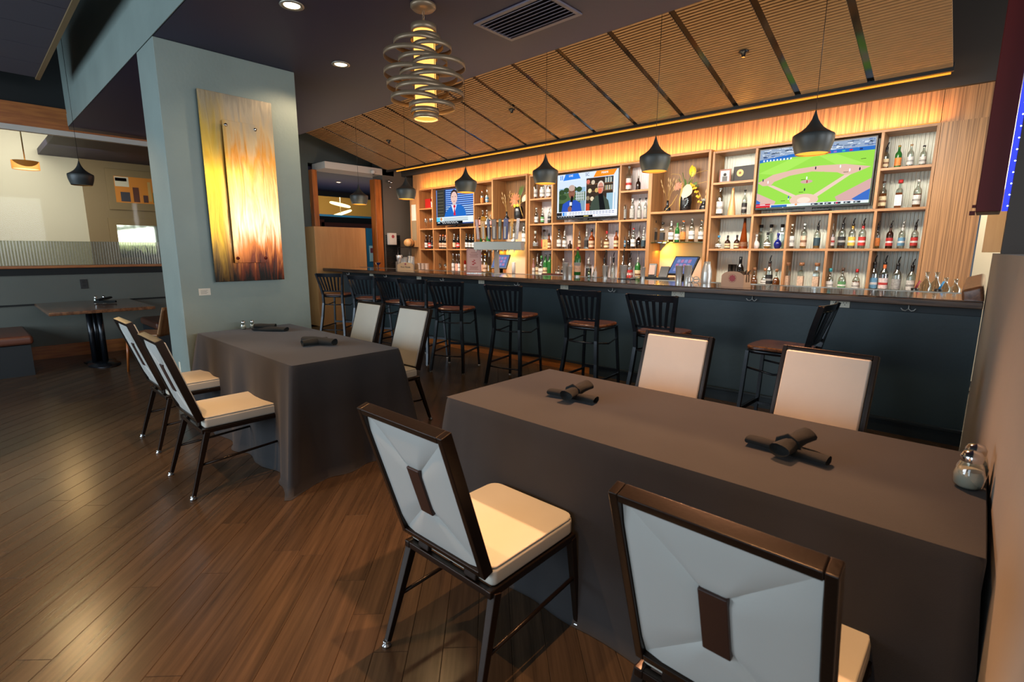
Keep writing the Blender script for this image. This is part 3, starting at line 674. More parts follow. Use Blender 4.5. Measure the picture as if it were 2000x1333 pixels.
# ---------------------------------------------------------------- bottles
GL = {'clear': M_g_clear, 'green': liquid('glass_green', '2f7a34', .35), 'brown': liquid('glass_brown', '3a1d10', .3), 'amber': liquid('glass_amber', '8a3e12', .35),
      'dark': liquid('glass_dark', '2a1812', .25), 'black': mat('glass_black', '0e0f10', .08, spec=.7), 'cobalt': liquid('glass_cobalt', '1a2480', .25), 'peach': mat('bottle_peach', 'd39a62', .3),
      'white': mat('bottle_porcelain', 'd8d0cc', .2), 'pink': liquid('glass_pink', 'd8a098', .5), 'red': liquid('glass_red', 'b02018', .4)}
LQ = {'amber': liquid('liq_amber', 'b4601c'), 'gold': liquid('liq_gold', 'd09a30', .5), 'orange': liquid('liq_orange', 'e07c20'), 'dark': liquid('liq_dark', '30160c', .2), 'rose': liquid('liq_rose', 'e88a68', .55)}
LB = {'cream': 'cfbf98', 'white': 'd8d8d4', 'orange': 'd9813a', 'none': None, 'black': '1c1c1f', 'tan': 'c0a68e', 'blueblack': '27404c', 'redwhite': 'd9c9c4', 'yellow': 'd9b048', 'red': 'b8302a', 'blue': '5f93b4',
      'green': '58925c', 'silver': '9a9a96', 'teal': '3f8e8c', 'pink': 'e0a8a4', 'peach': 'e0b090', 'rose': 'e6a08c', 'gold': 'b08a3a', 'brown': '7a5238'}
LBM = {k: (mat('label_'+k, v, .55, var=(60, .25)) if v else None) for k, v in LB.items()}
CP = {'black': '141416', 'gold': 'b08a34', 'tan': 'b89468', 'brown': '4a3022', 'red': 'b02424', 'white': 'd8d8d4', 'clear': 'c4ccc8', 'peach': 'cf925c', 'blue': '3a86b4', 'cobalt': '1a2480', 'dark': '26262a',
      'cork': '8a5c3c', 'teal': '2f8f9a', 'orange': 'd96a2c', 'silver': 'b4b4b0', 'pink': 'd08a80', 'green': '3c7a44', 'yellow': 'd0a83c'}
CPM = {k: mat('cap_'+k, v, .35, .5 if k in ('gold', 'silver') else 0) for k, v in CP.items()}
# profile per kind: (radius, height fraction) pairs for body then neck; n sides; label band fractions
KD = {'std': ([(.036, 0), (.038, .02), (.038, .58), (.034, .66), (.018, .74), (.014, .80), (.014, .93)], 14, (.12, .46)),
      'wine': ([(.035, 0), (.037, .02), (.037, .60), (.030, .68), (.016, .75), (.0145, .97)], 14, (.12, .42)),
      'tall': ([(.033, 0), (.035, .02), (.036, .64), (.030, .70), (.014, .76), (.013, .94)], 14, (.10, .52)),
      'slim': ([(.028, 0), (.030, .02), (.030, .58), (.022, .68), (.012, .75), (.012, .94)], 12, (.10, .48)),
      'sq': ([(.040, 0), (.042, .02), (.042, .60), (.036, .66), (.015, .72), (.014, .86), (.018, .88)], 4, (.10, .48)),
      'squat': ([(.044, 0), (.047, .02), (.047, .48), (.038, .58), (.016, .66), (.015, .84)], 8, (.08, .40)),
      'round': ([(.030, 0), (.046, .06), (.058, .22), (.056, .36), (.036, .50), (.016, .58), (.015, .84)], 16, (.16, .36)),
      'cone': ([(.042, 0), (.043, .03), (.040, .18), (.030, .45), (.018, .70), (.013, .93)], 14, (.08, .22))}
DK = {'std': 'round bottle', 'wine': 'wine bottle', 'tall': 'tall bottle', 'slim': 'slim bottle', 'sq': 'square bottle', 'squat': 'squat bottle', 'round': 'rounded bottle', 'cone': 'tapering bottle'}
def rad_at(pr, f):
    for (r0, z0), (r1, z1) in zip(pr, pr[1:]):
        if z0 <= f <= z1: return r0+(r1-r0)*(f-z0)/max(1e-6, z1-z0)
    return pr[-1][0]
def bottle(x, y, z, h, kind, gl, lq, lb, cap, extra, where, i, n, label=None, group=None):
    bay, un = where
    ordn = ['leftmost', 'second from left', 'third from left', 'fourth from left', 'fifth from left', 'sixth from left', 'seventh from left'][i]
    if n > 1 and i == n-1: ordn = 'rightmost'
    if n == 1: ordn = 'single'
    lbn = '' if lb == 'none' else {'redwhite': 'red-white', 'blueblack': 'navy'}.get(lb, lb)+' label, '
    gn = gl if lq == 'none' or gl != 'clear' else {'dark': 'brown', 'rose': 'rosé', 'gold': 'golden'}.get(lq, lq)
    b = thing('wine_bottle' if kind == 'wine' else 'bottle', label or ('%s %s, %s%s, %s, %s' % (gn, DK[kind], lbn, ordn, bay, un)), 'bottle', (x, y, z), (0 if kind != 'sq' else 0)+random.uniform(-.12, .12), group or 'bottles on the back bar shelves')
    pr, ns, (l0, l1) = KD[kind]; spout = bool(extra); hb = h*(.84 if spout else 1.0)
    k = min(1.15, max(.72, hb/.30)); pts = [(r*k, f*hb) for r, f in pr]
    sqk = 1.0
    MB().lathe(pts, n=ns, cap=False, smooth=ns > 4).lathe([(.0005, .003), (pts[0][0], .0)], n=ns, cap=False).build('glass_body', GL[gl], b)
    if lq != 'none' and gl in ('clear', 'green', 'pink'):
        lev = random.Random(int(x*1000)).uniform(.3, .58)
        lp = [(r*k*.93, max(.006, f*hb)) for r, f in pr if f < lev]+[(rad_at(pr, lev)*k*.93, lev*hb)]
        MB().lathe(lp, n=ns, smooth=ns > 4).build('liquid', LQ[lq], b)
    if LBM.get(lb):
        m = MB(); r_ = max(rad_at(pr, l0), rad_at(pr, l1))*k*1.02; nn = ns; 
        m.lathe([(r_, l0*hb), (r_, l1*hb)], n=nn, cap=False, smooth=ns > 4)
        o = m.build('paper_label', LBM[lb], b)
        if ns > 4:   # a darker or coloured block printed across the label
            c2 = {'redwhite': 'red', 'white': 'silver', 'black': 'silver', 'cream': 'brown', 'blue': 'white', 'red': 'white', 'yellow': 'white', 'tan': 'brown', 'green': 'white'}.get(lb)
            if c2: MB().lathe([(r_*1.006, (l0+(l1-l0)*.36)*hb), (r_*1.006, (l0+(l1-l0)*.58)*hb)], n=nn, cap=False).build('label_band', LBM[c2], b)
    rt_ = pr[-1][0]*k; zt = pr[-1][1]*hb
    if kind in ('wine', 'cone') and cap != 'none': MB().lathe([(rt_*1.06, zt*.80), (rt_*1.06, hb), (.001, hb)], n=10).build('foil_cap', CPM[cap], b)
    elif spout:
        q = MB().lathe([(rt_*1.15, zt-.012), (rt_*1.15, zt+.01), (.006, zt+.018), (.0045, hb+.012)], n=8)
        q.tube([(0, 0, hb+.006), (.003, 0, hb+(h-hb)*.5), (.013, 0, h)], [.0075, .0065, .0045], 6)
        q.build('pour_spout', CPM['silver' if cap in ('white', 'silver', 'clear') else 'black'], b)
        MB().lathe([(rt_*1.08, zt*.80), (rt_*1.08, zt-.012)], n=10, cap=False).build('neck_band', CPM[cap], b)
    else:
        big = 1.5 if cap in ('cork', 'teal', 'blue') or (kind == 'round') else 1.2
        MB().lathe([(rt_*big, zt), (rt_*big, hb), (.001, hb)], n=12).build('stopper', CPM[cap], b)
    return b
BOTTLES = [
    (-0.879, 6.64, 2.28, 0.269, 'std', 'clear', 'amber', 'cream', 'black', 'pour spout', ('top right bay', 'baseball screen unit'), 0, 4),
    (-0.776, 6.64, 2.28, 0.226, 'std', 'green', 'amber', 'orange', 'gold', '', ('top right bay', 'baseball screen unit'), 1, 4),
    (-0.678, 6.64, 2.28, 0.224, 'std', 'clear', 'none', 'white', 'tan', '', ('top right bay', 'baseball screen unit'), 2, 4),
    (-0.577, 6.64, 2.28, 0.2, 'std', 'clear', 'none', 'white', 'black', '', ('top right bay', 'baseball screen unit'), 3, 4),
    (-0.866, 6.64, 1.88, 0.284, 'std', 'clear', 'amber', 'cream', 'brown', '', ('second row right bay', 'baseball screen unit'), 0, 3),
    (-0.728, 6.64, 1.88, 0.286, 'sq', 'clear', 'amber', 'white', 'red', '', ('second row right bay', 'baseball screen unit'), 1, 3),
    (-0.581, 6.64, 1.88, 0.273, 'std', 'clear', 'amber', 'white', 'white', '', ('second row right bay', 'baseball screen unit'), 2, 3),
    (-2.554, 6.64, 1.88, 0.348, 'tall', 'clear', 'none', 'white', 'clear', '', ('second row left bay', 'baseball screen unit'), 0, 3),
    (-2.4, 6.64, 1.88, 0.336, 'cone', 'peach', 'none', 'none', 'peach', '', ('second row left bay', 'baseball screen unit'), 1, 3),
    (-2.253, 6.64, 1.88, 0.303, 'slim', 'clear', 'none', 'black', 'black', '', ('second row left bay', 'baseball screen unit'), 2, 3),
    (-2.533, 6.64, 1.475, 0.166, 'round', 'clear', 'none', 'white', 'blue', '', ('middle row first bay', 'baseball screen unit'), 0, 4),
    (-2.421, 6.64, 1.475, 0.167, 'squat', 'brown', 'none', 'cream', 'black', '', ('middle row first bay', 'baseball screen unit'), 1, 4),
    (-2.308, 6.64, 1.475, 0.169, 'squat', 'brown', 'none', 'cream', 'black', '', ('middle row first bay', 'baseball screen unit'), 2, 4),
    (-2.229, 6.64, 1.475, 0.371, 'cone', 'amber', 'none', 'brown', 'brown', '', ('middle row first bay', 'baseball screen unit'), 3, 4),
    (-2.079, 6.64, 1.475, 0.17, 'round', 'white', 'none', 'none', 'white', '', ('middle row second bay', 'baseball screen unit'), 0, 6),
    (-2.062, 6.74, 1.475, 0.289, 'sq', 'clear', 'none', 'none', 'black', '', ('middle row second bay', 'baseball screen unit'), 1, 6),
    (-1.951, 6.64, 1.475, 0.193, 'round', 'clear', 'gold', 'white', 'black', '', ('middle row second bay', 'baseball screen unit'), 2, 6),
    (-1.948, 6.74, 1.475, 0.288, 'sq', 'clear', 'none', 'none', 'black', '', ('middle row second bay', 'baseball screen unit'), 3, 6),
    (-1.835, 6.64, 1.475, 0.182, 'round', 'cobalt', 'none', 'none', 'cobalt', '', ('middle row second bay', 'baseball screen unit'), 4, 6),
    (-1.826, 6.74, 1.475, 0.288, 'sq', 'clear', 'none', 'none', 'black', '', ('middle row second bay', 'baseball screen unit'), 5, 6),
    (-1.695, 6.64, 1.475, 0.28, 'tall', 'clear', 'none', 'white', 'clear', '', ('middle row third bay', 'baseball screen unit'), 0, 3),
    (-1.564, 6.64, 1.475, 0.28, 'tall', 'clear', 'gold', 'tan', 'clear', '', ('middle row third bay', 'baseball screen unit'), 1, 3),
    (-1.428, 6.64, 1.475, 0.315, 'std', 'clear', 'gold', 'blueblack', 'black', 'pour spout', ('middle row third bay', 'baseball screen unit'), 2, 3),
    (-1.29, 6.64, 1.475, 0.333, 'std', 'clear', 'none', 'redwhite', 'white', 'pour spout', ('middle row fourth bay', 'baseball screen unit'), 0, 4),
    (-1.189, 6.64, 1.475, 0.337, 'std', 'clear', 'dark', 'black', 'black', 'pour spout', ('middle row fourth bay', 'baseball screen unit'), 1, 4),
    (-1.095, 6.64, 1.475, 0.325, 'std', 'clear', 'none', 'yellow', 'gold', 'pour spout', ('middle row fourth bay', 'baseball screen unit'), 2, 4),
    (-1.002, 6.64, 1.475, 0.322, 'std', 'clear', 'none', 'red', 'red', 'pour spout', ('middle row fourth bay', 'baseball screen unit'), 3, 4),
    (-0.871, 6.64, 1.475, 0.287, 'std', 'clear', 'gold', 'orange', 'black', 'pour spout', ('middle row fifth bay', 'baseball screen unit'), 0, 4),
    (-0.761, 6.64, 1.475, 0.286, 'std', 'brown', 'dark', 'red', 'brown', 'pour spout', ('middle row fifth bay', 'baseball screen unit'), 1, 4),
    (-0.66, 6.64, 1.475, 0.287, 'std', 'clear', 'none', 'blue', 'white', 'pour spout', ('middle row fifth bay', 'baseball screen unit'), 2, 4),
    (-0.556, 6.64, 1.475, 0.29, 'std', 'clear', 'dark', 'red', 'dark', 'pour spout', ('middle row fifth bay', 'baseball screen unit'), 3, 4),
    (-2.056, 6.6, 1.02, 0.229, 'round', 'clear', 'amber', 'none', 'cork', '', ('bottom row second bay', 'baseball screen unit'), 0, 4),
    (-1.933, 6.6, 1.02, 0.223, 'round', 'clear', 'none', 'white', 'cork', '', ('bottom row second bay', 'baseball screen unit'), 1, 4),
    (-1.889, 6.6, 1.02, 0.377, 'std', 'clear', 'none', 'black', 'brown', 'pour spout', ('bottom row second bay', 'baseball screen unit'), 2, 4),
    (-1.805, 6.6, 1.02, 0.218, 'round', 'clear', 'amber', 'none', 'cork', '', ('bottom row second bay', 'baseball screen unit'), 3, 4),
    (-1.695, 6.6, 1.02, 0.296, 'sq', 'clear', 'gold', 'tan', 'cork', '', ('bottom row third bay', 'baseball screen unit'), 0, 3),
    (-1.545, 6.6, 1.02, 0.298, 'sq', 'clear', 'gold', 'tan', 'cork', '', ('bottom row third bay', 'baseball screen unit'), 1, 3),
    (-1.388, 6.6, 1.02, 0.296, 'sq', 'clear', 'none', 'tan', 'cork', '', ('bottom row third bay', 'baseball screen unit'), 2, 3),
    (-1.253, 6.6, 1.02, 0.24, 'squat', 'clear', 'none', 'white', 'teal', '', ('bottom row fourth bay', 'baseball screen unit'), 0, 3),
    (-1.134, 6.6, 1.02, 0.248, 'squat', 'clear', 'none', 'green', 'brown', '', ('bottom row fourth bay', 'baseball screen unit'), 1, 3),
    (-1.003, 6.6, 1.02, 0.238, 'squat', 'clear', 'amber', 'white', 'red', '', ('bottom row fourth bay', 'baseball screen unit'), 2, 3),
    (-0.853, 6.6, 1.02, 0.385, 'std', 'clear', 'none', 'blue', 'black', 'pour spout', ('bottom row fifth bay', 'baseball screen unit'), 0, 4),
    (-0.764, 6.6, 1.02, 0.386, 'std', 'clear', 'dark', 'redwhite', 'orange', 'pour spout', ('bottom row fifth bay', 'baseball screen unit'), 1, 4),
    (-0.654, 6.6, 1.02, 0.372, 'std', 'clear', 'none', 'silver', 'black', 'pour spout', ('bottom row fifth bay', 'baseball screen unit'), 2, 4),
    (-0.533, 6.6, 1.02, 0.352, 'std', 'clear', 'none', 'white', 'black', 'pour spout', ('bottom row fifth bay', 'baseball screen unit'), 3, 4),
    (-2.23, 6.6, 1.02, 0.357, 'wine', 'black', 'none', 'none', 'black', '', ('bottom row first bay', 'baseball screen unit'), 0, 1),
    (-5.622, 6.64, 2.28, 0.357, 'std', 'clear', 'amber', 'white', 'brown', '', ('top left bay', 'interview screen unit'), 0, 3),
    (-5.462, 6.64, 2.28, 0.324, 'std', 'clear', 'amber', 'white', 'black', '', ('top left bay', 'interview screen unit'), 1, 3),
    (-5.325, 6.64, 2.28, 0.312, 'std', 'clear', 'amber', 'white', 'black', '', ('top left bay', 'interview screen unit'), 2, 3),
    (-5.583, 6.64, 1.88, 0.266, 'std', 'clear', 'dark', 'white', 'clear', '', ('second row left bay', 'interview screen unit'), 0, 3),
    (-5.45, 6.64, 1.88, 0.249, 'std', 'clear', 'dark', 'green', 'clear', '', ('second row left bay', 'interview screen unit'), 1, 3),
    (-5.302, 6.64, 1.88, 0.251, 'std', 'clear', 'dark', 'black', 'clear', '', ('second row left bay', 'interview screen unit'), 2, 3),
    (-3.869, 6.64, 2.28, 0.346, 'tall', 'clear', 'none', 'redwhite', 'silver', '', ('top right bay', 'interview screen unit'), 0, 2),
    (-3.716, 6.64, 2.28, 0.203, 'squat', 'dark', 'none', 'none', 'silver', '', ('top right bay', 'interview screen unit'), 1, 2),
    (-3.926, 6.64, 1.88, 0.303, 'tall', 'clear', 'dark', 'silver', 'clear', '', ('second row right bay', 'interview screen unit'), 0, 4),
    (-3.792, 6.64, 1.88, 0.298, 'tall', 'clear', 'none', 'silver', 'white', '', ('second row right bay', 'interview screen unit'), 1, 4),
    (-3.679, 6.64, 1.88, 0.294, 'slim', 'clear', 'none', 'silver', 'black', '', ('second row right bay', 'interview screen unit'), 2, 4),
    (-3.585, 6.64, 1.88, 0.297, 'slim', 'clear', 'none', 'silver', 'black', '', ('second row right bay', 'interview screen unit'), 3, 4),
    (-5.604, 6.64, 1.475, 0.297, 'round', 'clear', 'none', 'silver', 'clear', '', ('middle row first bay', 'interview screen unit'), 0, 3),
    (-5.494, 6.74, 1.475, 0.319, 'sq', 'clear', 'amber', 'red', 'brown', '', ('middle row first bay', 'interview screen unit'), 1, 3),
    (-5.309, 6.64, 1.475, 0.253, 'squat', 'amber', 'none', 'cream', 'black', '', ('middle row first bay', 'interview screen unit'), 2, 3),
    (-5.102, 6.64, 1.475, 0.312, 'std', 'clear', 'none', 'white', 'black', '', ('middle row second bay', 'interview screen unit'), 0, 3),
    (-4.987, 6.64, 1.475, 0.332, 'std', 'clear', 'none', 'white', 'silver', 'pour spout', ('middle row second bay', 'interview screen unit'), 1, 3),
    (-4.879, 6.64, 1.475, 0.127, 'squat', 'dark', 'none', 'none', 'black', '', ('middle row second bay', 'interview screen unit'), 2, 3),
    (-4.712, 6.64, 1.475, 0.333, 'std', 'clear', 'none', 'cream', 'white', 'pour spout', ('middle row third bay', 'interview screen unit'), 0, 3),
    (-4.563, 6.64, 1.475, 0.324, 'sq', 'clear', 'none', 'black', 'silver', 'pour spout', ('middle row third bay', 'interview screen unit'), 1, 3),
    (-4.471, 6.64, 1.475, 0.304, 'squat', 'amber', 'none', 'tan', 'black', '', ('middle row third bay', 'interview screen unit'), 2, 3),
    (-4.321, 6.64, 1.475, 0.314, 'std', 'clear', 'dark', 'cream', 'silver', 'pour spout', ('middle row fourth bay', 'interview screen unit'), 0, 3),
    (-4.203, 6.64, 1.475, 0.26, 'squat', 'clear', 'amber', 'cream', 'red', '', ('middle row fourth bay', 'interview screen unit'), 1, 3),
    (-4.04, 6.64, 1.475, 0.263, 'std', 'amber', 'none', 'cream', 'black', '', ('middle row fourth bay', 'interview screen unit'), 2, 3),
    (-3.913, 6.64, 1.475, 0.306, 'std', 'clear', 'dark', 'blue', 'silver', 'pour spout', ('middle row fifth bay', 'interview screen unit'), 0, 5),
    (-3.897, 6.75, 1.475, 0.342, 'round', 'clear', 'dark', 'none', 'silver', 'pour spout', ('middle row fifth bay', 'interview screen unit'), 1, 5),
    (-3.757, 6.64, 1.475, 0.293, 'std', 'clear', 'dark', 'white', 'red', '', ('middle row fifth bay', 'interview screen unit'), 2, 5),
    (-3.728, 6.75, 1.475, 0.336, 'round', 'clear', 'dark', 'none', 'silver', 'pour spout', ('middle row fifth bay', 'interview screen unit'), 3, 5),
    (-3.596, 6.64, 1.475, 0.309, 'std', 'clear', 'dark', 'blueblack', 'silver', 'pour spout', ('middle row fifth bay', 'interview screen unit'), 4, 5),
    (-5.602, 6.6, 1.02, 0.294, 'slim', 'pink', 'none', 'white', 'silver', '', ('bottom row first bay', 'interview screen unit'), 0, 5),
    (-5.517, 6.6, 1.02, 0.381, 'slim', 'clear', 'gold', 'cream', 'silver', 'pour spout', ('bottom row first bay', 'interview screen unit'), 1, 5),
    (-5.427, 6.6, 1.02, 0.343, 'squat', 'clear', 'none', 'white', 'green', '', ('bottom row first bay', 'interview screen unit'), 2, 5),
    (-5.341, 6.6, 1.02, 0.363, 'wine', 'green', 'none', 'cream', 'black', '', ('bottom row first bay', 'interview screen unit'), 3, 5),
    (-5.252, 6.6, 1.02, 0.373, 'wine', 'green', 'none', 'none', 'black', '', ('bottom row first bay', 'interview screen unit'), 4, 5),
    (-5.128, 6.6, 1.02, 0.188, 'slim', 'clear', 'none', 'white', 'silver', '', ('bottom row second bay', 'interview screen unit'), 0, 3),
    (-5.067, 6.6, 1.02, 0.18, 'slim', 'clear', 'none', 'white', 'silver', '', ('bottom row second bay', 'interview screen unit'), 1, 3),
    (-4.967, 6.6, 1.02, 0.302, 'squat', 'clear', 'none', 'black', 'silver', '', ('bottom row second bay', 'interview screen unit'), 2, 3),
    (-4.719, 6.6, 1.02, 0.429, 'slim', 'clear', 'none', 'silver', 'silver', 'pour spout', ('bottom row third bay', 'interview screen unit'), 0, 2),
    (-4.484, 6.6, 1.02, 0.386, 'sq', 'clear', 'dark', 'black', 'silver', 'pour spout', ('bottom row third bay', 'interview screen unit'), 1, 2),
    (-4.348, 6.6, 1.02, 0.222, 'slim', 'clear', 'none', 'green', 'white', '', ('bottom row fourth bay', 'interview screen unit'), 0, 3),
    (-4.205, 6.6, 1.02, 0.387, 'slim', 'clear', 'none', 'none', 'black', 'pour spout', ('bottom row fourth bay', 'interview screen unit'), 1, 3),
    (-4.047, 6.6, 1.02, 0.405, 'slim', 'clear', 'none', 'none', 'black', 'pour spout', ('bottom row fourth bay', 'interview screen unit'), 2, 3),
    (-3.89, 6.6, 1.02, 0.356, 'std', 'clear', 'amber', 'teal', 'silver', '', ('bottom row fifth bay', 'interview screen unit'), 0, 3),
    (-3.769, 6.6, 1.02, 0.398, 'std', 'clear', 'dark', 'red', 'brown', 'pour spout', ('bottom row fifth bay', 'interview screen unit'), 1, 3),
    (-3.643, 6.6, 1.02, 0.399, 'std', 'green', 'none', 'cream', 'silver', 'pour spout', ('bottom row fifth bay', 'interview screen unit'), 2, 3),
    (-3.431, 6.64, 1.565, 0.296, 'sq', 'clear', 'gold', 'black', 'black', '', ('glass shelf', 'niche beside baseball screen'), 0, 7),
    (-3.311, 6.64, 1.565, 0.268, 'sq', 'clear', 'amber', 'black', 'black', '', ('glass shelf', 'niche beside baseball screen'), 1, 7),
    (-3.185, 6.64, 1.565, 0.34, 'std', 'clear', 'amber', 'white', 'silver', 'pour spout', ('glass shelf', 'niche beside baseball screen'), 2, 7),
    (-3.098, 6.64, 1.565, 0.253, 'wine', 'green', 'none', 'white', 'green', '', ('glass shelf', 'niche beside baseball screen'), 3, 7),
    (-3.015, 6.64, 1.565, 0.28, 'std', 'clear', 'orange', 'orange', 'orange', '', ('glass shelf', 'niche beside baseball screen'), 4, 7),
    (-2.897, 6.64, 1.565, 0.305, 'std', 'clear', 'orange', 'white', 'white', '', ('glass shelf', 'niche beside baseball screen'), 5, 7),
    (-2.769, 6.64, 1.565, 0.283, 'std', 'clear', 'amber', 'white', 'tan', '', ('glass shelf', 'niche beside baseball screen'), 6, 7),
    (-8.336, 6.64, 2.28, 0.227, 'slim', 'clear', 'amber', 'white', 'silver', '', ('top left bay', 'news screen unit'), 0, 1),
    (-6.881, 6.64, 2.28, 0.243, 'std', 'clear', 'orange', 'orange', 'orange', '', ('top right bay', 'news screen unit'), 0, 2),
    (-6.751, 6.64, 2.28, 0.246, 'std', 'clear', 'orange', 'blue', 'white', '', ('top right bay', 'news screen unit'), 1, 2),
    (-6.96, 6.64, 1.88, 0.271, 'std', 'clear', 'dark', 'pink', 'silver', '', ('second row right bay', 'news screen unit'), 0, 4),
    (-6.864, 6.64, 1.88, 0.29, 'std', 'clear', 'dark', 'pink', 'silver', '', ('second row right bay', 'news screen unit'), 1, 4),
    (-6.755, 6.64, 1.88, 0.288, 'std', 'clear', 'dark', 'white', 'silver', '', ('second row right bay', 'news screen unit'), 2, 4),
    (-6.666, 6.64, 1.88, 0.201, 'std', 'clear', 'none', 'pink', 'silver', '', ('second row right bay', 'news screen unit'), 3, 4),
    (-8.668, 6.64, 1.475, 0.219, 'wine', 'black', 'none', 'none', 'black', '', ('middle row first bay', 'news screen unit'), 0, 4),
    (-8.554, 6.64, 1.475, 0.278, 'std', 'dark', 'none', 'white', 'silver', '', ('middle row first bay', 'news screen unit'), 1, 4),
    (-8.439, 6.64, 1.475, 0.276, 'std', 'dark', 'none', 'red', 'silver', '', ('middle row first bay', 'news screen unit'), 2, 4),
    (-8.355, 6.64, 1.475, 0.244, 'std', 'dark', 'none', 'black', 'silver', '', ('middle row first bay', 'news screen unit'), 3, 4),
    (-8.213, 6.64, 1.475, 0.276, 'wine', 'black', 'none', 'tan', 'pink', '', ('middle row second bay', 'news screen unit'), 0, 4),
    (-8.093, 6.64, 1.475, 0.279, 'wine', 'black', 'none', 'tan', 'pink', '', ('middle row second bay', 'news screen unit'), 1, 4),
    (-8.006, 6.64, 1.475, 0.284, 'wine', 'black', 'none', 'tan', 'orange', '', ('middle row second bay', 'news screen unit'), 2, 4),
    (-7.932, 6.64, 1.475, 0.271, 'wine', 'black', 'none', 'tan', 'pink', '', ('middle row second bay', 'news screen unit'), 3, 4),
    (-7.774, 6.64, 1.475, 0.279, 'wine', 'black', 'none', 'peach', 'orange', '', ('middle row third bay', 'news screen unit'), 0, 3),
    (-7.669, 6.64, 1.475, 0.291, 'wine', 'black', 'none', 'peach', 'silver', '', ('middle row third bay', 'news screen unit'), 1, 3),
    (-7.558, 6.64, 1.475, 0.275, 'wine', 'black', 'none', 'red', 'black', '', ('middle row third bay', 'news screen unit'), 2, 3),
    (-7.414, 6.64, 1.475, 0.272, 'wine', 'black', 'none', 'white', 'black', '', ('middle row fourth bay', 'news screen unit'), 0, 4),
    (-7.314, 6.64, 1.475, 0.293, 'wine', 'black', 'none', 'white', 'black', '', ('middle row fourth bay', 'news screen unit'), 1, 4),
    (-7.216, 6.64, 1.475, 0.276, 'wine', 'black', 'none', 'white', 'black', '', ('middle row fourth bay', 'news screen unit'), 2, 4),
    (-7.125, 6.64, 1.475, 0.27, 'wine', 'black', 'none', 'white', 'black', '', ('middle row fourth bay', 'news screen unit'), 3, 4),
    (-6.944, 6.64, 1.475, 0.285, 'wine', 'green', 'none', 'none', 'white', '', ('middle row fifth bay', 'news screen unit'), 0, 3),
    (-6.829, 6.64, 1.475, 0.31, 'std', 'clear', 'amber', 'gold', 'silver', '', ('middle row fifth bay', 'news screen unit'), 1, 3),
    (-6.719, 6.64, 1.475, 0.325, 'wine', 'green', 'none', 'silver', 'silver', '', ('middle row fifth bay', 'news screen unit'), 2, 3),
    (-7.768, 6.6, 1.02, 0.365, 'slim', 'clear', 'rose', 'rose', 'silver', '', ('bottom row third bay', 'news screen unit'), 0, 4),
    (-7.666, 6.6, 1.02, 0.366, 'slim', 'clear', 'rose', 'white', 'silver', '', ('bottom row third bay', 'news screen unit'), 1, 4),
    (-7.56, 6.6, 1.02, 0.357, 'slim', 'clear', 'rose', 'rose', 'white', '', ('bottom row third bay', 'news screen unit'), 2, 4),
    (-7.487, 6.6, 1.02, 0.357, 'slim', 'clear', 'rose', 'white', 'silver', '', ('bottom row third bay', 'news screen unit'), 3, 4),
    (-7.355, 6.6, 1.02, 0.354, 'std', 'red', 'none', 'white', 'red', '', ('bottom row fourth bay', 'news screen unit'), 0, 1),
    (-6.939, 6.6, 1.02, 0.375, 'slim', 'clear', 'rose', 'white', 'blue', '', ('bottom row fifth bay', 'news screen unit'), 0, 4),
    (-6.861, 6.6, 1.02, 0.37, 'std', 'clear', 'orange', 'peach', 'orange', '', ('bottom row fifth bay', 'news screen unit'), 1, 4),
    (-6.769, 6.6, 1.02, 0.367, 'std', 'clear', 'gold', 'tan', 'yellow', '', ('bottom row fifth bay', 'news screen unit'), 2, 4),
    (-6.664, 6.6, 1.02, 0.421, 'cone', 'clear', 'gold', 'none', 'silver', '', ('bottom row fifth bay', 'news screen unit'), 3, 4),
    (-6.102, 6.64, 1.565, 0.364, 'slim', 'clear', 'none', 'white', 'silver', '', ('glass shelf', 'niche beside beer taps'), 0, 3),
    (-5.859, 6.64, 1.565, 0.356, 'slim', 'clear', 'none', 'white', 'silver', '', ('glass shelf', 'niche beside beer taps'), 1, 3),
    (-5.791, 6.64, 1.565, 0.337, 'slim', 'clear', 'none', 'white', 'silver', '', ('glass shelf', 'niche beside beer taps'), 2, 3),
]
for t_ in BOTTLES: bottle(*t_)

# ---------------------------------------------------------------- things on the shelves
def wineglass(x, y, z, label, s=1.0):
    g_ = thing('wine_glass', label, 'glass', (x, y, z), group='stemmed glasses on the shelves')
    MB().lathe([(.033*s, 0), (.033*s, .003), (.005, .008), (.004, .085*s), (.018*s, .10*s), (.038*s, .13*s), (.040*s, .155*s), (.030*s, .20*s)], n=16, cap=False).build('glass_body', M_g_clear, g_)
for i, (x, y) in enumerate(((-8.47, 6.58), (-8.36, 6.62), (-8.42, 6.72), (-8.28, 6.60), (-8.25, 6.72))):
    wineglass(x, y, 1.88, 'clear stemmed glass, %s in shelf bay left of news anchor screen' % ['leftmost front', 'middle front', 'middle back', 'rightmost front', 'rightmost back'][i])
bx = thing('red_box', 'red gift box in the top left bay beside the news anchor screen', 'box', (-8.42, 6.66, 2.28))
MB().box(-.085, .085, -.06, .06, 0, .17).build('carton', mat('red_card', '9c1410', .45), bx, bevel=.002)
MB().box(-.087, .087, -.062, .062, .15, .19).build('lid', MATS['red_card'], bx, bevel=.002)
pf = thing('photo_frame', 'small brown framed black and white photo beside baseball screen', 'picture frame', (-2.50, 6.60, 2.28), .1)
MB().box(-.07, .07, 0, .015, 0, .165).build('frame', mat('frame_red_wood', '7a3c1e', .4), pf, bevel=.003)
MB().box(-.052, .052, -.001, 0, .018, .147).box(-.03, .03, -.002, -.001, .02, .08, 1).lathe([(.02, .085), (.022, .11), (.001, .13)], (0, -.0005, 0), 10, 1, sy=.05).build('photograph', [mat('photo_light', 'b4b4b4', .4), mat('photo_dark', '2c2c2c', .4)], pf)
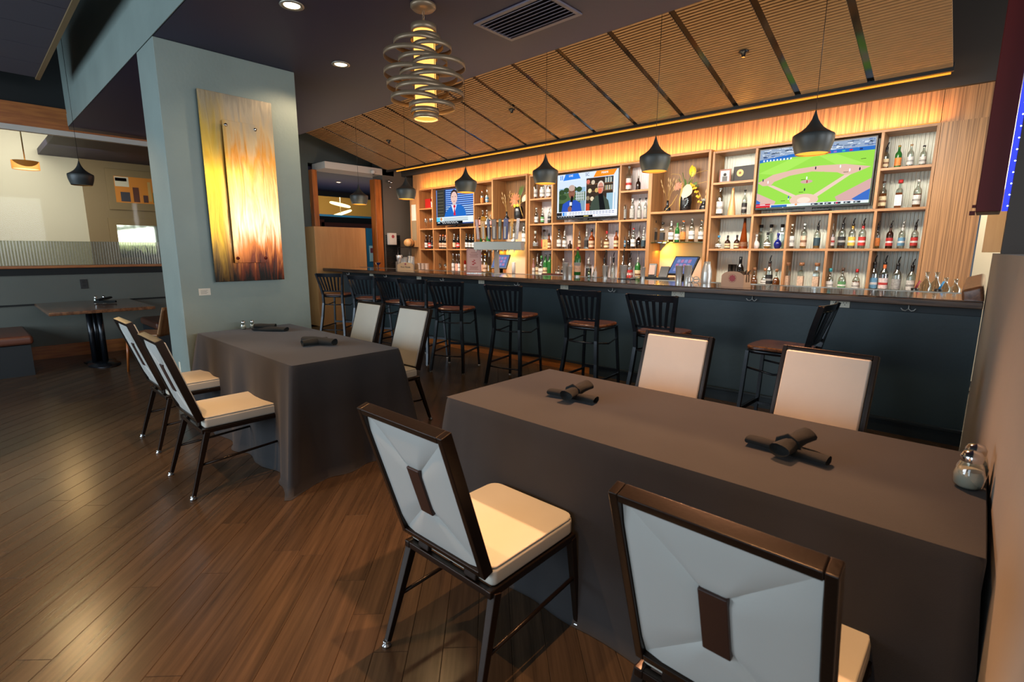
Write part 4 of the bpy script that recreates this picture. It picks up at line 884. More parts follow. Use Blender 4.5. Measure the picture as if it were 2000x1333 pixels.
kb = thing('gift_box', 'black presentation box with a round gold emblem beside baseball screen', 'box', (-2.28, 6.64, 2.28), -.12)
MB().box(-.14, .14, 0, .08, 0, .19).build('carton', mat('card_black', '1a1817', .4), kb, bevel=.002)
MB().lathe([(.042, 0), (.042, .002)], n=24).build('emblem', mat('gold_foil', 'c8a468', .4, .3), kb, loc=(-.055, -.0005, .11)).rotation_euler = (PI/2, 0, 0)
MB().lathe([(.016, 0), (.016, .003)], n=16).build('emblem_centre', mat('gold_dark', '7a4a20', .4), kb, loc=(-.055, -.001, .11)).rotation_euler = (PI/2, 0, 0)
wb = thing('wooden_box', 'small pale wooden spirit box in middle row of interview screen unit', 'box', (-5.36, 6.60, 1.475))
MB().box(-.055, .055, 0, .07, 0, .15).build('carton', mat('pale_wood', 'c49a58', .5), wb, bevel=.003)
MB().box(-.003, .003, -.001, 0, .04, .11).box(-.02, .02, -.001, 0, .04, .046).build('mark', M_slot, wb)

M_vase = mat('vase_black', '15181c', .25, spec=.6); M_stem = mat('dried_stem', 'b08a4c', .7); M_leaf = mat('leaf_green', '4f6e30', .5)
def vase(x, z, label, prof_, flowers):
    v_ = thing('flower_vase', label, 'vase', (x, 6.66, z), group='black vases in the flower niches')
    MB().lathe(prof_, n=24, cap=False).build('vase', M_vase, v_)
    flowers(v_); return v_
bud = [(.03, 0), (.042, .02), (.042, .05), (.016, .085), (.014, .15), (.018, .155)]
bigv = [(.06, 0), (.075, .04), (.082, .12), (.078, .19), (.062, .225), (.055, .23)]
ribv = [(.05, 0), (.058, .02), (.05, .04), (.052, .05), (.04, .07), (.03, .085), (.036, .10), (.034, .11), (.022, .112)]
def wheat(v_, n=8, h=.25, seed=1, z0=.14):
    r_ = random.Random(seed); m = MB(); hd = MB()
    for i in range(n):
        a = r_.uniform(0, 6.28); s_ = r_.uniform(.03, .12); hh = h*r_.uniform(.7, 1.1)
        tip = (s_*cos(a), s_*sin(a)*.5, z0+hh)
        m.tube([(0, 0, z0-.03), (tip[0]*.4, tip[1]*.4, z0+hh*.5), tip], .0018, 5)
        d = Vector((tip[0]*.4, tip[1]*.4, hh*.5)).normalized()*.05
        hd.tube([Vector(tip)-d*.2, Vector(tip)+d*.4, Vector(tip)+d], [.003, .009, .002], 6)
        hd.tube([Vector(tip)-d*1.6, Vector(tip)-d*1.1, Vector(tip)-d*.6], [.002, .007, .002], 6)
    m.build('stems', M_stem, v_); hd.build('seed_heads', mat('seed_head', 'c9a878', .8), v_, kind='stuff')
vase(-3.27, 1.965, 'small black bud vase with dried wheat stems left of flower arrangement', bud, lambda v_: wheat(v_, 9, .26, 3))
vase(-6.28, 1.965, 'small black bud vase with twigs left of vase above the taps', bud, lambda v_: wheat(v_, 6, .30, 5))
vase(-5.745, 1.965, 'small black bud vase with twigs right of vase above the taps', bud, lambda v_: wheat(v_, 6, .22, 8))
vase(-2.765, 1.965, 'small ribbed black vase with pale blooms beside flower arrangement', ribv, lambda v_: (wheat(v_, 3, .14, 9, .09), MB().lathe([(.001, .11), (.03, .12), (.035, .135), (.02, .15), (.001, .152)], n=9).build('flower', mat('pale_bloom', '9aa098', .6), v_)))
def petal(m, c, d, L, wd, mi=0, curl=.3):
    c = Vector(c); d = Vector(d).normalized(); s_ = d.cross(Vector((0, 1, .2))).normalized(); u_ = s_.cross(d)
    vs = []; N = 7
    for i in range(N):
        f = i/(N-1); hw = wd*sin(PI*min(1, .08+f*.92))**.8*(1 if f < .98 else .1)
        p = c+d*L*f+u_*curl*L*f*f
        vs += [p-s_*hw+u_*hw*.3, p-u_*hw*.1, p+s_*hw+u_*hw*.3]
    fs = []
    for i in range(N-1):
        for j in range(2): fs.append((i*3+j, i*3+j+1, (i+1)*3+j+1, (i+1)*3+j))
    m.add(vs, fs, mi, True)
M_ycal = mat('flower_yellow', 'e6c42c', .45); M_anth = mat('flower_cream', 'c8c0a4', .4); M_prot = mat('flower_protea', 'b88068', .6); M_orch = mat('flower_gold', 'dca41c', .5); M_dry = mat('dried_leaf', 'c8a050', .6)
def bouquet1(v_):
    st = MB()
    for tip in ((.07, 0, .50), (-.10, -.02, .42), (.02, -.04, .30), (-.06, 0, .50), (.12, 0, .33)):
        st.tube([(0, 0, .2), (tip[0]*.4, tip[1]*.5, .2+(tip[2]-.2)*.55), tip], .004, 6)
    st.build('stems', M_leaf, v_)
    y = MB(); petal(y, (.07, 0, .44), (-.15, -.1, 1), .15, .04); petal(y, (.07, .01, .44), (.1, -.1, 1), .13, .035); y.build('calla_flower', M_ycal, v_)
    a = MB(); petal(a, (.05, -.05, .34), (-.15, -.25, -1), .20, .075, 0, -.15); a.build('anthurium_flower', M_anth, v_)
    p = MB()
    for k in range(12): petal(p, (-.10+.02*cos(k), -.02, .32+.01*sin(k)), (cos(k*.52)*.8, -.5, sin(k*.52)*.8+.3), .06, .014)
    p.build('protea_flower', M_prot, v_)
    q = MB()
    for k in range(16):
        f = k/15; c = (.08+.13*f, -.03, .33-.20*f*f-.03*f)
        petal(q, c, (cos(k*2.1), -.6, sin(k*2.1)), .035, .013)
    q.build('orchid_spray', M_orch, v_, kind='stuff')
    l = MB()
    for d in ((.7, 0, .5), (.9, 0, .2), (-.3, 0, .8), (.3, 0, .7), (.5, -.2, .2)): petal(l, (.01, 0, .28), d, .16, .018)
    l.build('leaves', M_leaf, v_)
    g_ = MB()
    for tip in ((.25, 0, .50), (.26, 0, .36), (-.20, 0, .50)): g_.tube([(0, 0, .26), (tip[0]*.5, 0, tip[2]-.02), tip, (tip[0]*1.15, 0, tip[2]-.01)], [.003, .003, .003, .001], 5)
    g_.tube([(-.02, -.06, .36), (-.035, -.09, .16), (-.03, -.10, .0)], [.006, .008, .004], 6)
    g_.tube([(-.08, -.07, .22), (-.14, -.09, .10), (-.24, -.10, .005)], [.003, .005, .003], 6)
    g_.build('dried_blades', M_dry, v_)
    d = MB()
    for k in range(9): d.obox((.065*cos(-1.3+k*.35)*1.0, -.072-.004*(k % 2), .05+.02*k), (.009, 0, .004), (0, .001, 0), (-.002, 0, .005))
    d.build('painted_pattern', mat('vase_pattern', '8a98a0', .4), v_)
vase(-3.02, 1.965, 'large black patterned vase with yellow calla and cream anthurium flowers', bigv, bouquet1)
def bouquet2(v_):
    st = MB()
    for tip in ((.03, 0, .55), (-.12, 0, .40), (.14, 0, .45), (-.05, 0, .45)): st.tube([(0, 0, .2), (tip[0]*.4, 0, .2+(tip[2]-.2)*.5), tip], .004, 6)
    st.build('stems', M_leaf, v_)
    p = MB()
    for k in range(10): petal(p, (-.05, -.02, .33), (cos(k*.6)*.9, -.4, sin(k*.6)*.9+.2), .13, .022)
    p.build('protea_flower', mat('flower_rust', 'b07048', .6), v_)
    y = MB(); petal(y, (0, -.06, .22), (.3, -.1, .2), .06, .03); petal(y, (-.02, -.06, .22), (-.3, -.1, .2), .06, .03); y.build('yellow_bow', M_ycal, v_)
    l = MB()
    for d in ((.1, 0, 1), (-.15, 0, 1), (.25, 0, 1), (0, 0, 1)): petal(l, (.01, 0, .32), d, .28, .014)
    petal(l, (.1, -.02, .30), (.6, -.1, .9), .14, .045, 1); l.build('leaves', [M_leaf, M_anth], v_)
    g_ = MB()
    g_.tube([(.05, -.03, .28), (.08, -.05, .40), (.09, -.07, .22), (.18, -.09, .05)], [.006, .009, .008, .004], 6)
    for tip in ((.25, 0, .42), (-.26, 0, .42), (-.15, 0, .22), (.2, 0, .28)): g_.tube([(0, 0, .25), (tip[0]*.6, 0, tip[2]+.04), tip], [.004, .005, .002], 5)
    g_.tube([(-.08, 0, .25), (-.17, 0, .33), (-.16, 0, .42), (-.10, 0, .46)], .006, 6)
    g_.build('dried_blades', M_dry, v_)
vase(-6.0, 1.965, 'large black vase with rust protea and curling leaves above the taps', bigv, bouquet2)

# registers
def register(x, y, rz, label, w_=.36):
    g_ = thing('cash_register_screen', label, 'register', (x, y, 1.019), rz)
    MB().lathe([(.09, 0), (.09, .012), (.03, .02), (.03, .16)], n=20).build('stand', M_blk, g_)
    MB().obox((0, -.02, .24), (w_/2, 0, 0), (0, .012, -.012*.6), (0, .075, .115)).build('housing', M_blk, g_, bevel=.004)
    MB().obox((0, -.02-.0148*.838, .24+.0148*.546), (w_/2-.015, 0, 0), (0, .0005, -.0003), (0, .066, .10)).build('screen', glow('register_glow', '5a6fa0', .9), g_)
    mb_ = MB()
    for i in range(4):
        for j in range(3):
            mb_.obox((-.09+i*.055, -.02-.0157*.838+(j-1)*.034, .24+.0157*.546+(j-1)*.052), (.022, 0, 0), (0, .0003, -.0002), (0, .013, .02), (i+j) % 2)
    mb_.build('key_tiles', [glow('tile_a', '8a8fc0', .9), glow('tile_b', 'b07aa0', .9)], g_)
register(-2.78, 6.22, -.25, 'register touchscreen facing forward beneath the right flower niche')
register(-6.02, 6.25, .25, 'register touchscreen beneath the flower niche behind the taps', .30)
pr_ = thing('card_terminal', 'black card terminal and receipt printer left of right register', 'printer', (-3.16, 6.25, 1.019), .1)
MB().box(-.20, .20, -.1, .12, 0, .09).build('printer_body', M_blk, pr_, bevel=.008)
MB().obox((-.05, -.03, .17), (.05, .01, 0), (0, .012, -.01), (-.01, .04, .085)).build('terminal', M_blk, pr_, bevel=.006)
MB().obox((-.053, -.056, .180), (.036, .007, 0), (0, .001, -.001), (-.008, .032, .06)).build('receipt', mat('receipt_paper', 'c09888', .6), pr_)
MB().obox((.10, -.02, .15), (.06, 0, 0), (0, .012, -.01), (0, .045, .07)).build('pin_pad', M_blk, pr_, bevel=.006)
wt = thing('white_canister', 'white upright cylinder to the right of the far register', 'canister', (-5.60, 6.1, 1.019)); MB().lathe([(.03, 0), (.03, .235), (.026, .24)], n=20).build('body', mat('canister_white', 'd8d4cc', .35), wt)

# ---------------------------------------------------------------- bar top things
BT = 1.1142
def tin(x, y, r0, r1, h, label, z=BT, name='shaker_tin', group='steel shaker tins on the bar'):
    t_ = thing(name, label, 'cocktail shaker', (x, y, z), group=group)
    MB().lathe([(r0, 0), (r0*1.01, .004), (r1, h), (r1+.002, h+.002), (r1-.002, h+.001), (r0-.002, .006), (.001, .005)], n=28, cap=False).build('tin_body', M_steel, t_)
tin(-4.03, 5.40, .032, .046, .175, 'large steel shaker tin, left of the three tins left of centre'); tin(-3.87, 5.44, .032, .046, .18, 'large steel shaker tin holding the green bottle')
tin(-3.93, 5.36, .026, .034, .13, 'short steel tin in front of the two large ones')
tin(-3.43, 5.42, .028, .042, .15, 'steel shaker tin left of the narrow pair near centre'); tin(-3.18, 5.42, .032, .046, .16, 'steel shaker tin right of the tall spoon, near centre of bar')
tin(-2.92, 5.42, .022, .026, .14, 'slim steel jigger cup right of the ice tongs', name='jigger_cup')
tin(-2.47, 5.40, .034, .040, .17, 'short steel shaker tin left of the coupled lids'); tin(-2.38, 5.42, .036, .042, .175, 'steel shaker tin against the coupled lids, right one')
sh = thing('cocktail_shaker', 'tall steel cocktail shaker left of right napkin caddy', 'cocktail shaker', (-2.10, 5.24, BT))
MB().lathe([(.046, 0), (.048, .01), (.052, .06), (.050, .12)], n=32, cap=False).build('body', M_steel, sh)
MB().lathe([(.051, .118), (.046, .15), (.036, .19), (.032, .225), (.001, .227)], n=32, cap=False).build('lid', M_steel, sh)
for k, (x, y) in enumerate(((-2.30, 5.30), (-2.22, 5.27))):
    ss = thing('hawthorne_strainer', ['round bar strainer on its edge, left one before shaker', 'round bar strainer on its edge, right one before shaker'][k], 'strainer', (x, y, BT+.034), group='bar strainers')
    MB().lathe([(.026, -.01), (.034, -.01), (.034, .01), (.026, .01), (.026, -.01)], n=24, cap=False).build('rim', M_steel, ss).rotation_euler = (PI/2, 0, .3)
    MB().tube([(.03, 0, 0), (.09, .01, .005)], .006, 6).build('handle', M_steel, ss)
bottle(-3.87, 5.44, BT+.02, .36, 'wine', 'green', 'none', 'peach', 'red', '', ('', ''), 0, 1, label='green sparkling water bottle with red cap standing in a shaker tin', group='loose bottles on the bar')
# ice tongs, spoons, glasses in tray
for k, (x, y, h) in enumerate(((-3.40, 5.40, .32), (-3.36, 5.42, .24), (-3.19, 5.42, .33), (-3.15, 5.44, .28))):
    u_ = thing('bar_utensil', ['long black handled bar tool in left centre tin', 'thin steel bar tool in left centre tin', 'long dark bar tool in right centre tin', 'short dark bar tool in right centre tin'][k], 'bar tool', (x, y, BT+.02), group='bar tools in the tins')
    MB().tube([(0, 0, 0), (.01*(k-1.5), 0, h*.7), (.014*(k-1.5), 0, h)], [.003, .004, .008 if k % 2 == 0 else .005], 7).build('shaft', M_blk if k != 1 else M_steel, u_)
for k, (x, y, h, c) in enumerate(((-3.66, 5.40, .11, 'glass_green'), (-3.60, 5.42, .10, 'bottle_clear'), (-3.55, 5.38, .12, 'bottle_porcelain'), (-3.62, 5.34, .09, 'bottle_clear'))):
    u_ = thing('bitters_bottle', ['small green bitters bottle at left centre of bar', 'small clear dasher bottle right of the green bitters', 'small white squeeze bottle among the bar tools', 'small clear dasher bottle in front of the bitters'][k], 'bottle', (x, y, BT), group='small dasher bottles on the bar')
    MB().lathe([(.018, 0), (.019, .01), (.019, h*.6), (.007, h*.75), (.006, h)], n=14).build('body', MATS[c], u_)
    MB().lathe([(.008, h), (.003, h+.02)], n=10).build('cap', CPM['silver'], u_)
tg = MB()
for k in range(7): tg.obox((-3.04+.012*k, 5.36+.02*(k % 3), BT+.008+.005*k), (.035, .01*(k % 3-1), .003), (0, .008, 0), (0, 0, .003))
tag(tg.build('crumpled_foil', mat('foil', 'c8c4bc', .3, .6), bevel=.002), 'crumpled silver packets lying on the bar near its centre', 'packets')
def rack(x, y, label):
    g_ = thing('glass_rack', label, 'rack', (x, y, BT))
    MB().box(-.09, .09, -.05, .05, 0, .008).build('tray', M_blk, g_)
    m = MB()
    for i in range(5): m.tube([(-.08+i*.04, -.045, .008), (-.08+i*.04, -.045, .08), (-.08+i*.04, .045, .08), (-.08+i*.04, .045, .008)], .002, 5)
    m.build('wire', M_steel, g_)
rack(-3.10, 5.36, 'low steel wire rack on the bar right of centre tins')
# napkin caddies
M_caddy = mat('caddy_wood', 'c49a78', .5); M_caddyf = mat('caddy_front', 'b8947a', .5)
def caddy(x, y, rz, label, straws=True):
    g_ = thing('napkin_caddy', label, 'caddy', (x, y, BT), rz)
    fr_ = [(-.135, 0, 0), (.075, 0, 0), (.075, 0, .105)]+[(-.03+.105*cos(a), 0, .10+.05*sin(a)) for a in [PI*k/10 for k in range(1, 10)]]+[(-.135, 0, .105)]
    MB().prism(fr_, (0, .008, 0)).build('front_panel', M_caddyf, g_, bevel=.001)
    MB().prism([(p[0], .12, p[2]) for p in fr_], (0, .008, 0)).build('back_panel', M_caddyf, g_, bevel=.001)
    MB().box(-.135, .075, .008, .12, .0, .01).box(-.135, -.129, .008, .12, .01, .095).build('tray', M_caddy, g_)
    s_ = MB().box(.0755, .0835, -.004, .132, 0, .05)
    for a, b in ((-.004, .03), (.055, .075), (.10, .132)): s_.box(.0755, .0835, a, b, .05, .12)
    s_.build('slotted_side', M_caddy, g_, bevel=.001)
    rm = MB()
    pts = []
    for k in range(24):
        a = 2*PI*k/24; r_ = .030*(1+.10*cos(8*a)); pts.append((-.03+r_*cos(a), -.0012, .085+r_*sin(a)))
    rm.poly(pts).build('rose_mark', mat('rose_red', '9a3a40', .5), g_)
    rim = MB()
    rim.tube([(-.03+.038*cos(2*PI*k/24), -.001, .085+.038*sin(2*PI*k/24)) for k in range(24)], .001, 4, closed=True); rim.build('ring_mark', MATS['rose_red'], g_)
    for k, (px_, py_, h_) in enumerate(((-.10, .09, .21), (-.06, .09, .21))):
        MB().lathe([(.022, .01), (.022, h_)], n=14).build('straw_bundle', M_blk, g_, loc=(px_, py_, 0))
    sw = MB()
    for k in range(16): sw.tube([(-.01+.004*k, .07, .02), (.0+.008*k-.02, .07+.003*(k % 5), .15+.004*(k % 4))], .003, 5)
    sw.build('black_straws', M_blk, g_, kind='stuff')
    MB().box(-.12, .04, .03, .05, .01, .10).build('napkin_stack', M_paper, g_)
caddy(-1.665, 4.83, -.12, 'pale wooden napkin and straw caddy with red rose emblem, nearest on bar')
lc = thing('napkin_caddy', 'pale wooden napkin caddy with printed words at far bar end', 'caddy', (-7.15, 5.10, BT), .35)
fr_ = [(-.16, 0, 0), (.16, 0, 0), (.16, 0, .085)]+[(.16*cos(a), 0, .08+.055*sin(a)) for a in [PI*k/10 for k in range(1, 10)]]+[(-.16, 0, .085)]
MB().prism(fr_, (0, .008, 0)).build('front_panel', mat('caddy_pale', 'd0a674', .5), lc, bevel=.001)
MB().prism([(p[0], .14, p[2]) for p in fr_], (0, .008, 0)).build('back_panel', MATS['caddy_pale'], lc)
MB().box(-.16, .16, .008, .14, 0, .01).box(-.168, -.16, 0, .148, 0, .10).build('tray', MATS['caddy_pale'], lc)
text('Four Roses', .042, M_slot, lc, (0, -.002, .055), RX)
MB().poly([(.018*cos(2*PI*k/12), -.0012, .105+.018*sin(2*PI*k/12)) for k in range(12)]).build('rose_mark', MATS['rose_red'], lc)
MB().poly([(-.1685, .03+.02+.03*cos(2*PI*k/12), .055+.03*sin(2*PI*k/12)) for k in range(12)]).build('rose_mark', MATS['rose_red'], lc)
for k, (x, h) in enumerate(((-.10, .20), (-.05, .22), (.04, .24), (.09, .23))):
    MB().lathe([(.035, .012), (.035, h)], n=16).build('cup_stack', M_steel if k < 3 else M_white, lc, loc=(x, .075, 0))
# menu card
mc = thing('drink_menu_card', 'pink upright drinks card with red drawing in clear holder', 'menu card', (-5.52, 5.15, BT), .35)
MB().box(-.12, .12, 0, .004, .012, .36).build('card', mat('card_pink', 'c9a096', .5), mc)
MB().box(-.125, .125, -.004, .05, 0, .006).build('acrylic_holder', M_glass, mc)
m = MB().box(-.11, .11, -.0015, -.0005, .35, .353).box(-.11, .11, -.0015, -.0005, .02, .023).box(-.11, -.107, -.0015, -.0005, .02, .353).box(.107, .11, -.0015, -.0005, .02, .353)
for k in range(7): m.obox((-.02+.014*(k % 4), -.001, .13+.02*(k//2)), (.012, 0, .004*(k % 3-1)), (0, .0005, 0), (0, 0, .008))
m.build('red_print', mat('print_red', 'a8302c', .5), mc)
m = MB()
for k, (w2, z_) in enumerate(((.05, .30), (.07, .275), (.06, .255), (.07, .235), (.07, .09), (.06, .075), (.075, .055))): m.box(-w2, w2, -.0014, -.0005, z_, z_+.008)
m.build('print_lines', mat('print_brown', '9a6a5c', .5), mc)
# beer tap tower
tp = thing('beer_tap_tower', 'T shaped stainless beer tap tower with colourful tap handles', 'beer taps', (-5.06, 5.16, BT), .30)
MB().lathe([(.06, 0), (.06, .012), (.036, .02), (.036, .34)], n=32).build('column', M_steel, tp)
MB().box(-.335, .40, -.065, .065, .34, .455).build('tap_beam', M_steeldark, tp, bevel=.004)
MB().box(.4005, .402, -.06, .06, .342, .453).build('end_plate', M_steel, tp)
hd = [('c89a9a', 'slim', 'pink and white tap handle with round top'), ('d99a2c', 'round', 'yellow tap handle with domed top'), ('1c2c5c', 'slim', 'navy and white tap handle'), ('6a4a2c', 'panel', 'brown panelled tap handle'),
      ('4a5a3c', 'slim', 'green tap handle'), ('35407c', 'panel', 'blue tap handle'), ('e0a030', 'slim', 'orange tap handle leaning right'), ('d8d0d4', 'slim', 'white tap handle with red spots')]
for k, (c, kd, lb_) in enumerate(hd):
    x = -.28+k*.085; m = MB(); wd = .036 if kd == 'panel' else (.034 if kd == 'round' else .022)
    m.obox((x+(k-3.5)*.004, -.02, .455+.17), (wd, 0, 0), (0, .010, 0), ((k-3.5)*.004, 0, .14))
    if kd == 'round': m.lathe([(.001, -.03), (.035, -.03), (.04, .0), (.03, .03), (.001, .04)], (x, -.02, .77), 16)
    h_ = m.build('tap_handle', [mat('tap_'+c, c, .3, var=(60, .3))], tp, bevel=.006, label=lb_)
    MB().box(x-wd*.35, x+wd*.35, -.0315, -.0305, .50, .66).build('handle_label', mat('label_white2', 'd8d0c0', .4), h_)
    MB().tube([(x, -.05, .345), (x, -.09, .335), (x, -.095, .31)], [.009, .008, .006], 8).build('faucet', M_steel, tp)
# glass and small things at the far end
for k, (x, y) in enumerate(((-8.25, 5.25), (-8.12, 5.2))):
    u_ = thing('cocktail_glass', ['blue cocktail glass on the far end of the bar', 'clear cocktail glass on the far end of the bar'][1-k], 'glass', (x, y, BT))
    MB().lathe([(.03, 0), (.004, .006), (.004, .055), (.006, .06), (.05, .11)], n=18, cap=False).build('glass_body', M_g_clear if k == 0 else mat('blue_ceramic', '28305c', .2), u_)
# espresso corner on the back wall left of the shelves
bk = thing('wire_shelf', 'black metal shelf with small cask left of the bottle units', 'shelf', (-8.86, 6.40, 1.50))
MB().box(-.2, .22, -.13, .1, 0, .012).build('board', M_blackm, bk); 
m = MB()
for x in (-.19, .21): m.tube([(x, -.12, -.48), (x, -.12, .0)], .008, 6)
m.build('leg', M_blackm, bk)
ck = thing('small_cask', 'small wooden cask lying on the black shelf', 'cask', (-8.82, 6.40, 1.60))
m = MB().lathe([(.001, -.1), (.07, -.1), (.088, -.03), (.088, .03), (.07, .1), (.001, .1)], n=20); o = m.build('barrel', M_maple, ck); o.rotation_euler = (PI/2, 0, .5)
for zz in (-.06, .06):
    o = MB().lathe([(.0825, -.008), (.0845, -.008), (.0845, .008), (.0825, .008)], n=20, cap=False).build('hoop', M_blk, ck); o.rotation_euler = (PI/2, 0, .5); o.location = Vector((sin(.5)*zz*-1, cos(.5)*zz, 0))*-1
mk = thing('coffee_grinder', 'pale grey grinder beside tiles at far end of back counter', 'appliance', (-8.78, 6.12, 1.019))
MB().box(-.06, .06, -.06, .06, 0, .2).build('body', M_steeldark, mk, bevel=.01); MB().lathe([(.05, .2), (.065, .32), (.06, .33)], n=18).build('hopper', M_steel, mk)
tp2 = thing('dispenser', 'white wall dispenser with round red label above the tiles', 'dispenser', (-9.232, 6.24, 1.56))
MB().box(0, .08, -.09, .09, -.0, .24).build('housing', M_white, tp2, bevel=.006)
MB().poly([(.0812, .035*cos(2*PI*k/16), .17+.035*sin(2*PI*k/16)) for k in range(16)]).build('red_label', MATS['rose_red'], tp2)
cs = thing('papers', 'pinned paper sheets on wood panel left of news anchor unit', 'paper', (-8.75, 6.503, 1.95))
MB().box(-.09, .06, -.002, 0, .1, .42).build('sheet', M_paper, cs); MB().box(-.09, .06, -.002, 0, -.3, .09).build('photo_sheet', mat('photo_brown', '8f7f63', .5), cs)
sc = thing('security_camera', 'small white dome security camera on the right door post', 'camera', (-9.20, 5.86, 2.99))
MB().lathe([(.045, .03), (.05, .0), (.045, -.03), (.02, -.045), (.001, -.047)], n=20).build('dome', M_white, sc); MB().lathe([(.001, -.055), (.018, -.05), (.02, -.035)], n=14, cap=False).build('lens', M_blk, sc)
em = thing('emergency_light', 'small twin head emergency light under the lintel end', 'light fixture', (-9.16, 6.2, 2.86))
for k, (a, b) in enumerate(((0, 0), (.06, -.02), (.03, -.12))): MB().lathe([(.02, 0), (.035, -.035), (.001, -.036)], n=14).build('lamp_head', M_chrome, em, loc=(.0, a, b))
# extra things on the back counter
def simple_glass(x, y, z, h, r, label, name='glass_carafe'):
    g_ = thing(name, label, 'glass', (x, y, z), group='glassware at the ends of back counter')
    MB().lathe([(r, 0), (r, h*.5), (r*.35, h*.7), (r*.3, h*.9), (r*.5, h)], n=18, cap=False).build('glass_body', M_g_clear, g_)
for k, (x, h) in enumerate(((-.38, .24), (-.31, .24), (-.24, .19), (-.17, .18))):
    simple_glass(x, 6.15, 1.019, h, .045, 'clear glass carafe, %s at right end of the back counter' % ['first of four from left', 'second of four', 'third of four', 'last of four'][k])
for k, (x, c) in enumerate(((-.45, 'rose_red'), (-.28, 'cap_blue'))):
    u_ = thing('bar_towel' if k else 'pour_tops', ['dark jar of red pour tops at right end of back counter', 'blue handled brush among the carafes'][k], 'bar tool', (x, 6.05, 1.019))
    MB().lathe([(.03, 0), (.03, .09)], n=14).build('holder', M_blk, u_); MB().tube([(0, 0, .08), (.03*(1 if k else 1), 0, .16)], .009, 7).build('handle', MATS[c], u_)
for k, x in enumerate((-8.42, -8.30, -8.18)):
    tin(x, 6.35, .035, .045, .17, 'steel tin, %s of three under the news anchor unit' % ['left', 'middle', 'right'][k], z=1.019, group='steel tins on the far back counter')
for k in range(7):
    wineglass(-8.10+.085*k, 6.62+.06*(k % 2), 1.019, 'clear stemmed glass, %s, bottom shelf row of news anchor unit' % ['leftmost', 'second from left', 'third from left', 'middle of seven', 'third from right', 'second from right', 'rightmost'][k], .85)
tr = thing('bottle_tray', 'dark red slotted tray on counter below interview screen', 'tray', (-4.95, 6.28, 1.019))
MB().box(-.17, .17, -.05, .05, 0, .075).build('tray', mat('tray_red', '4a1c14', .5), tr, bevel=.003)
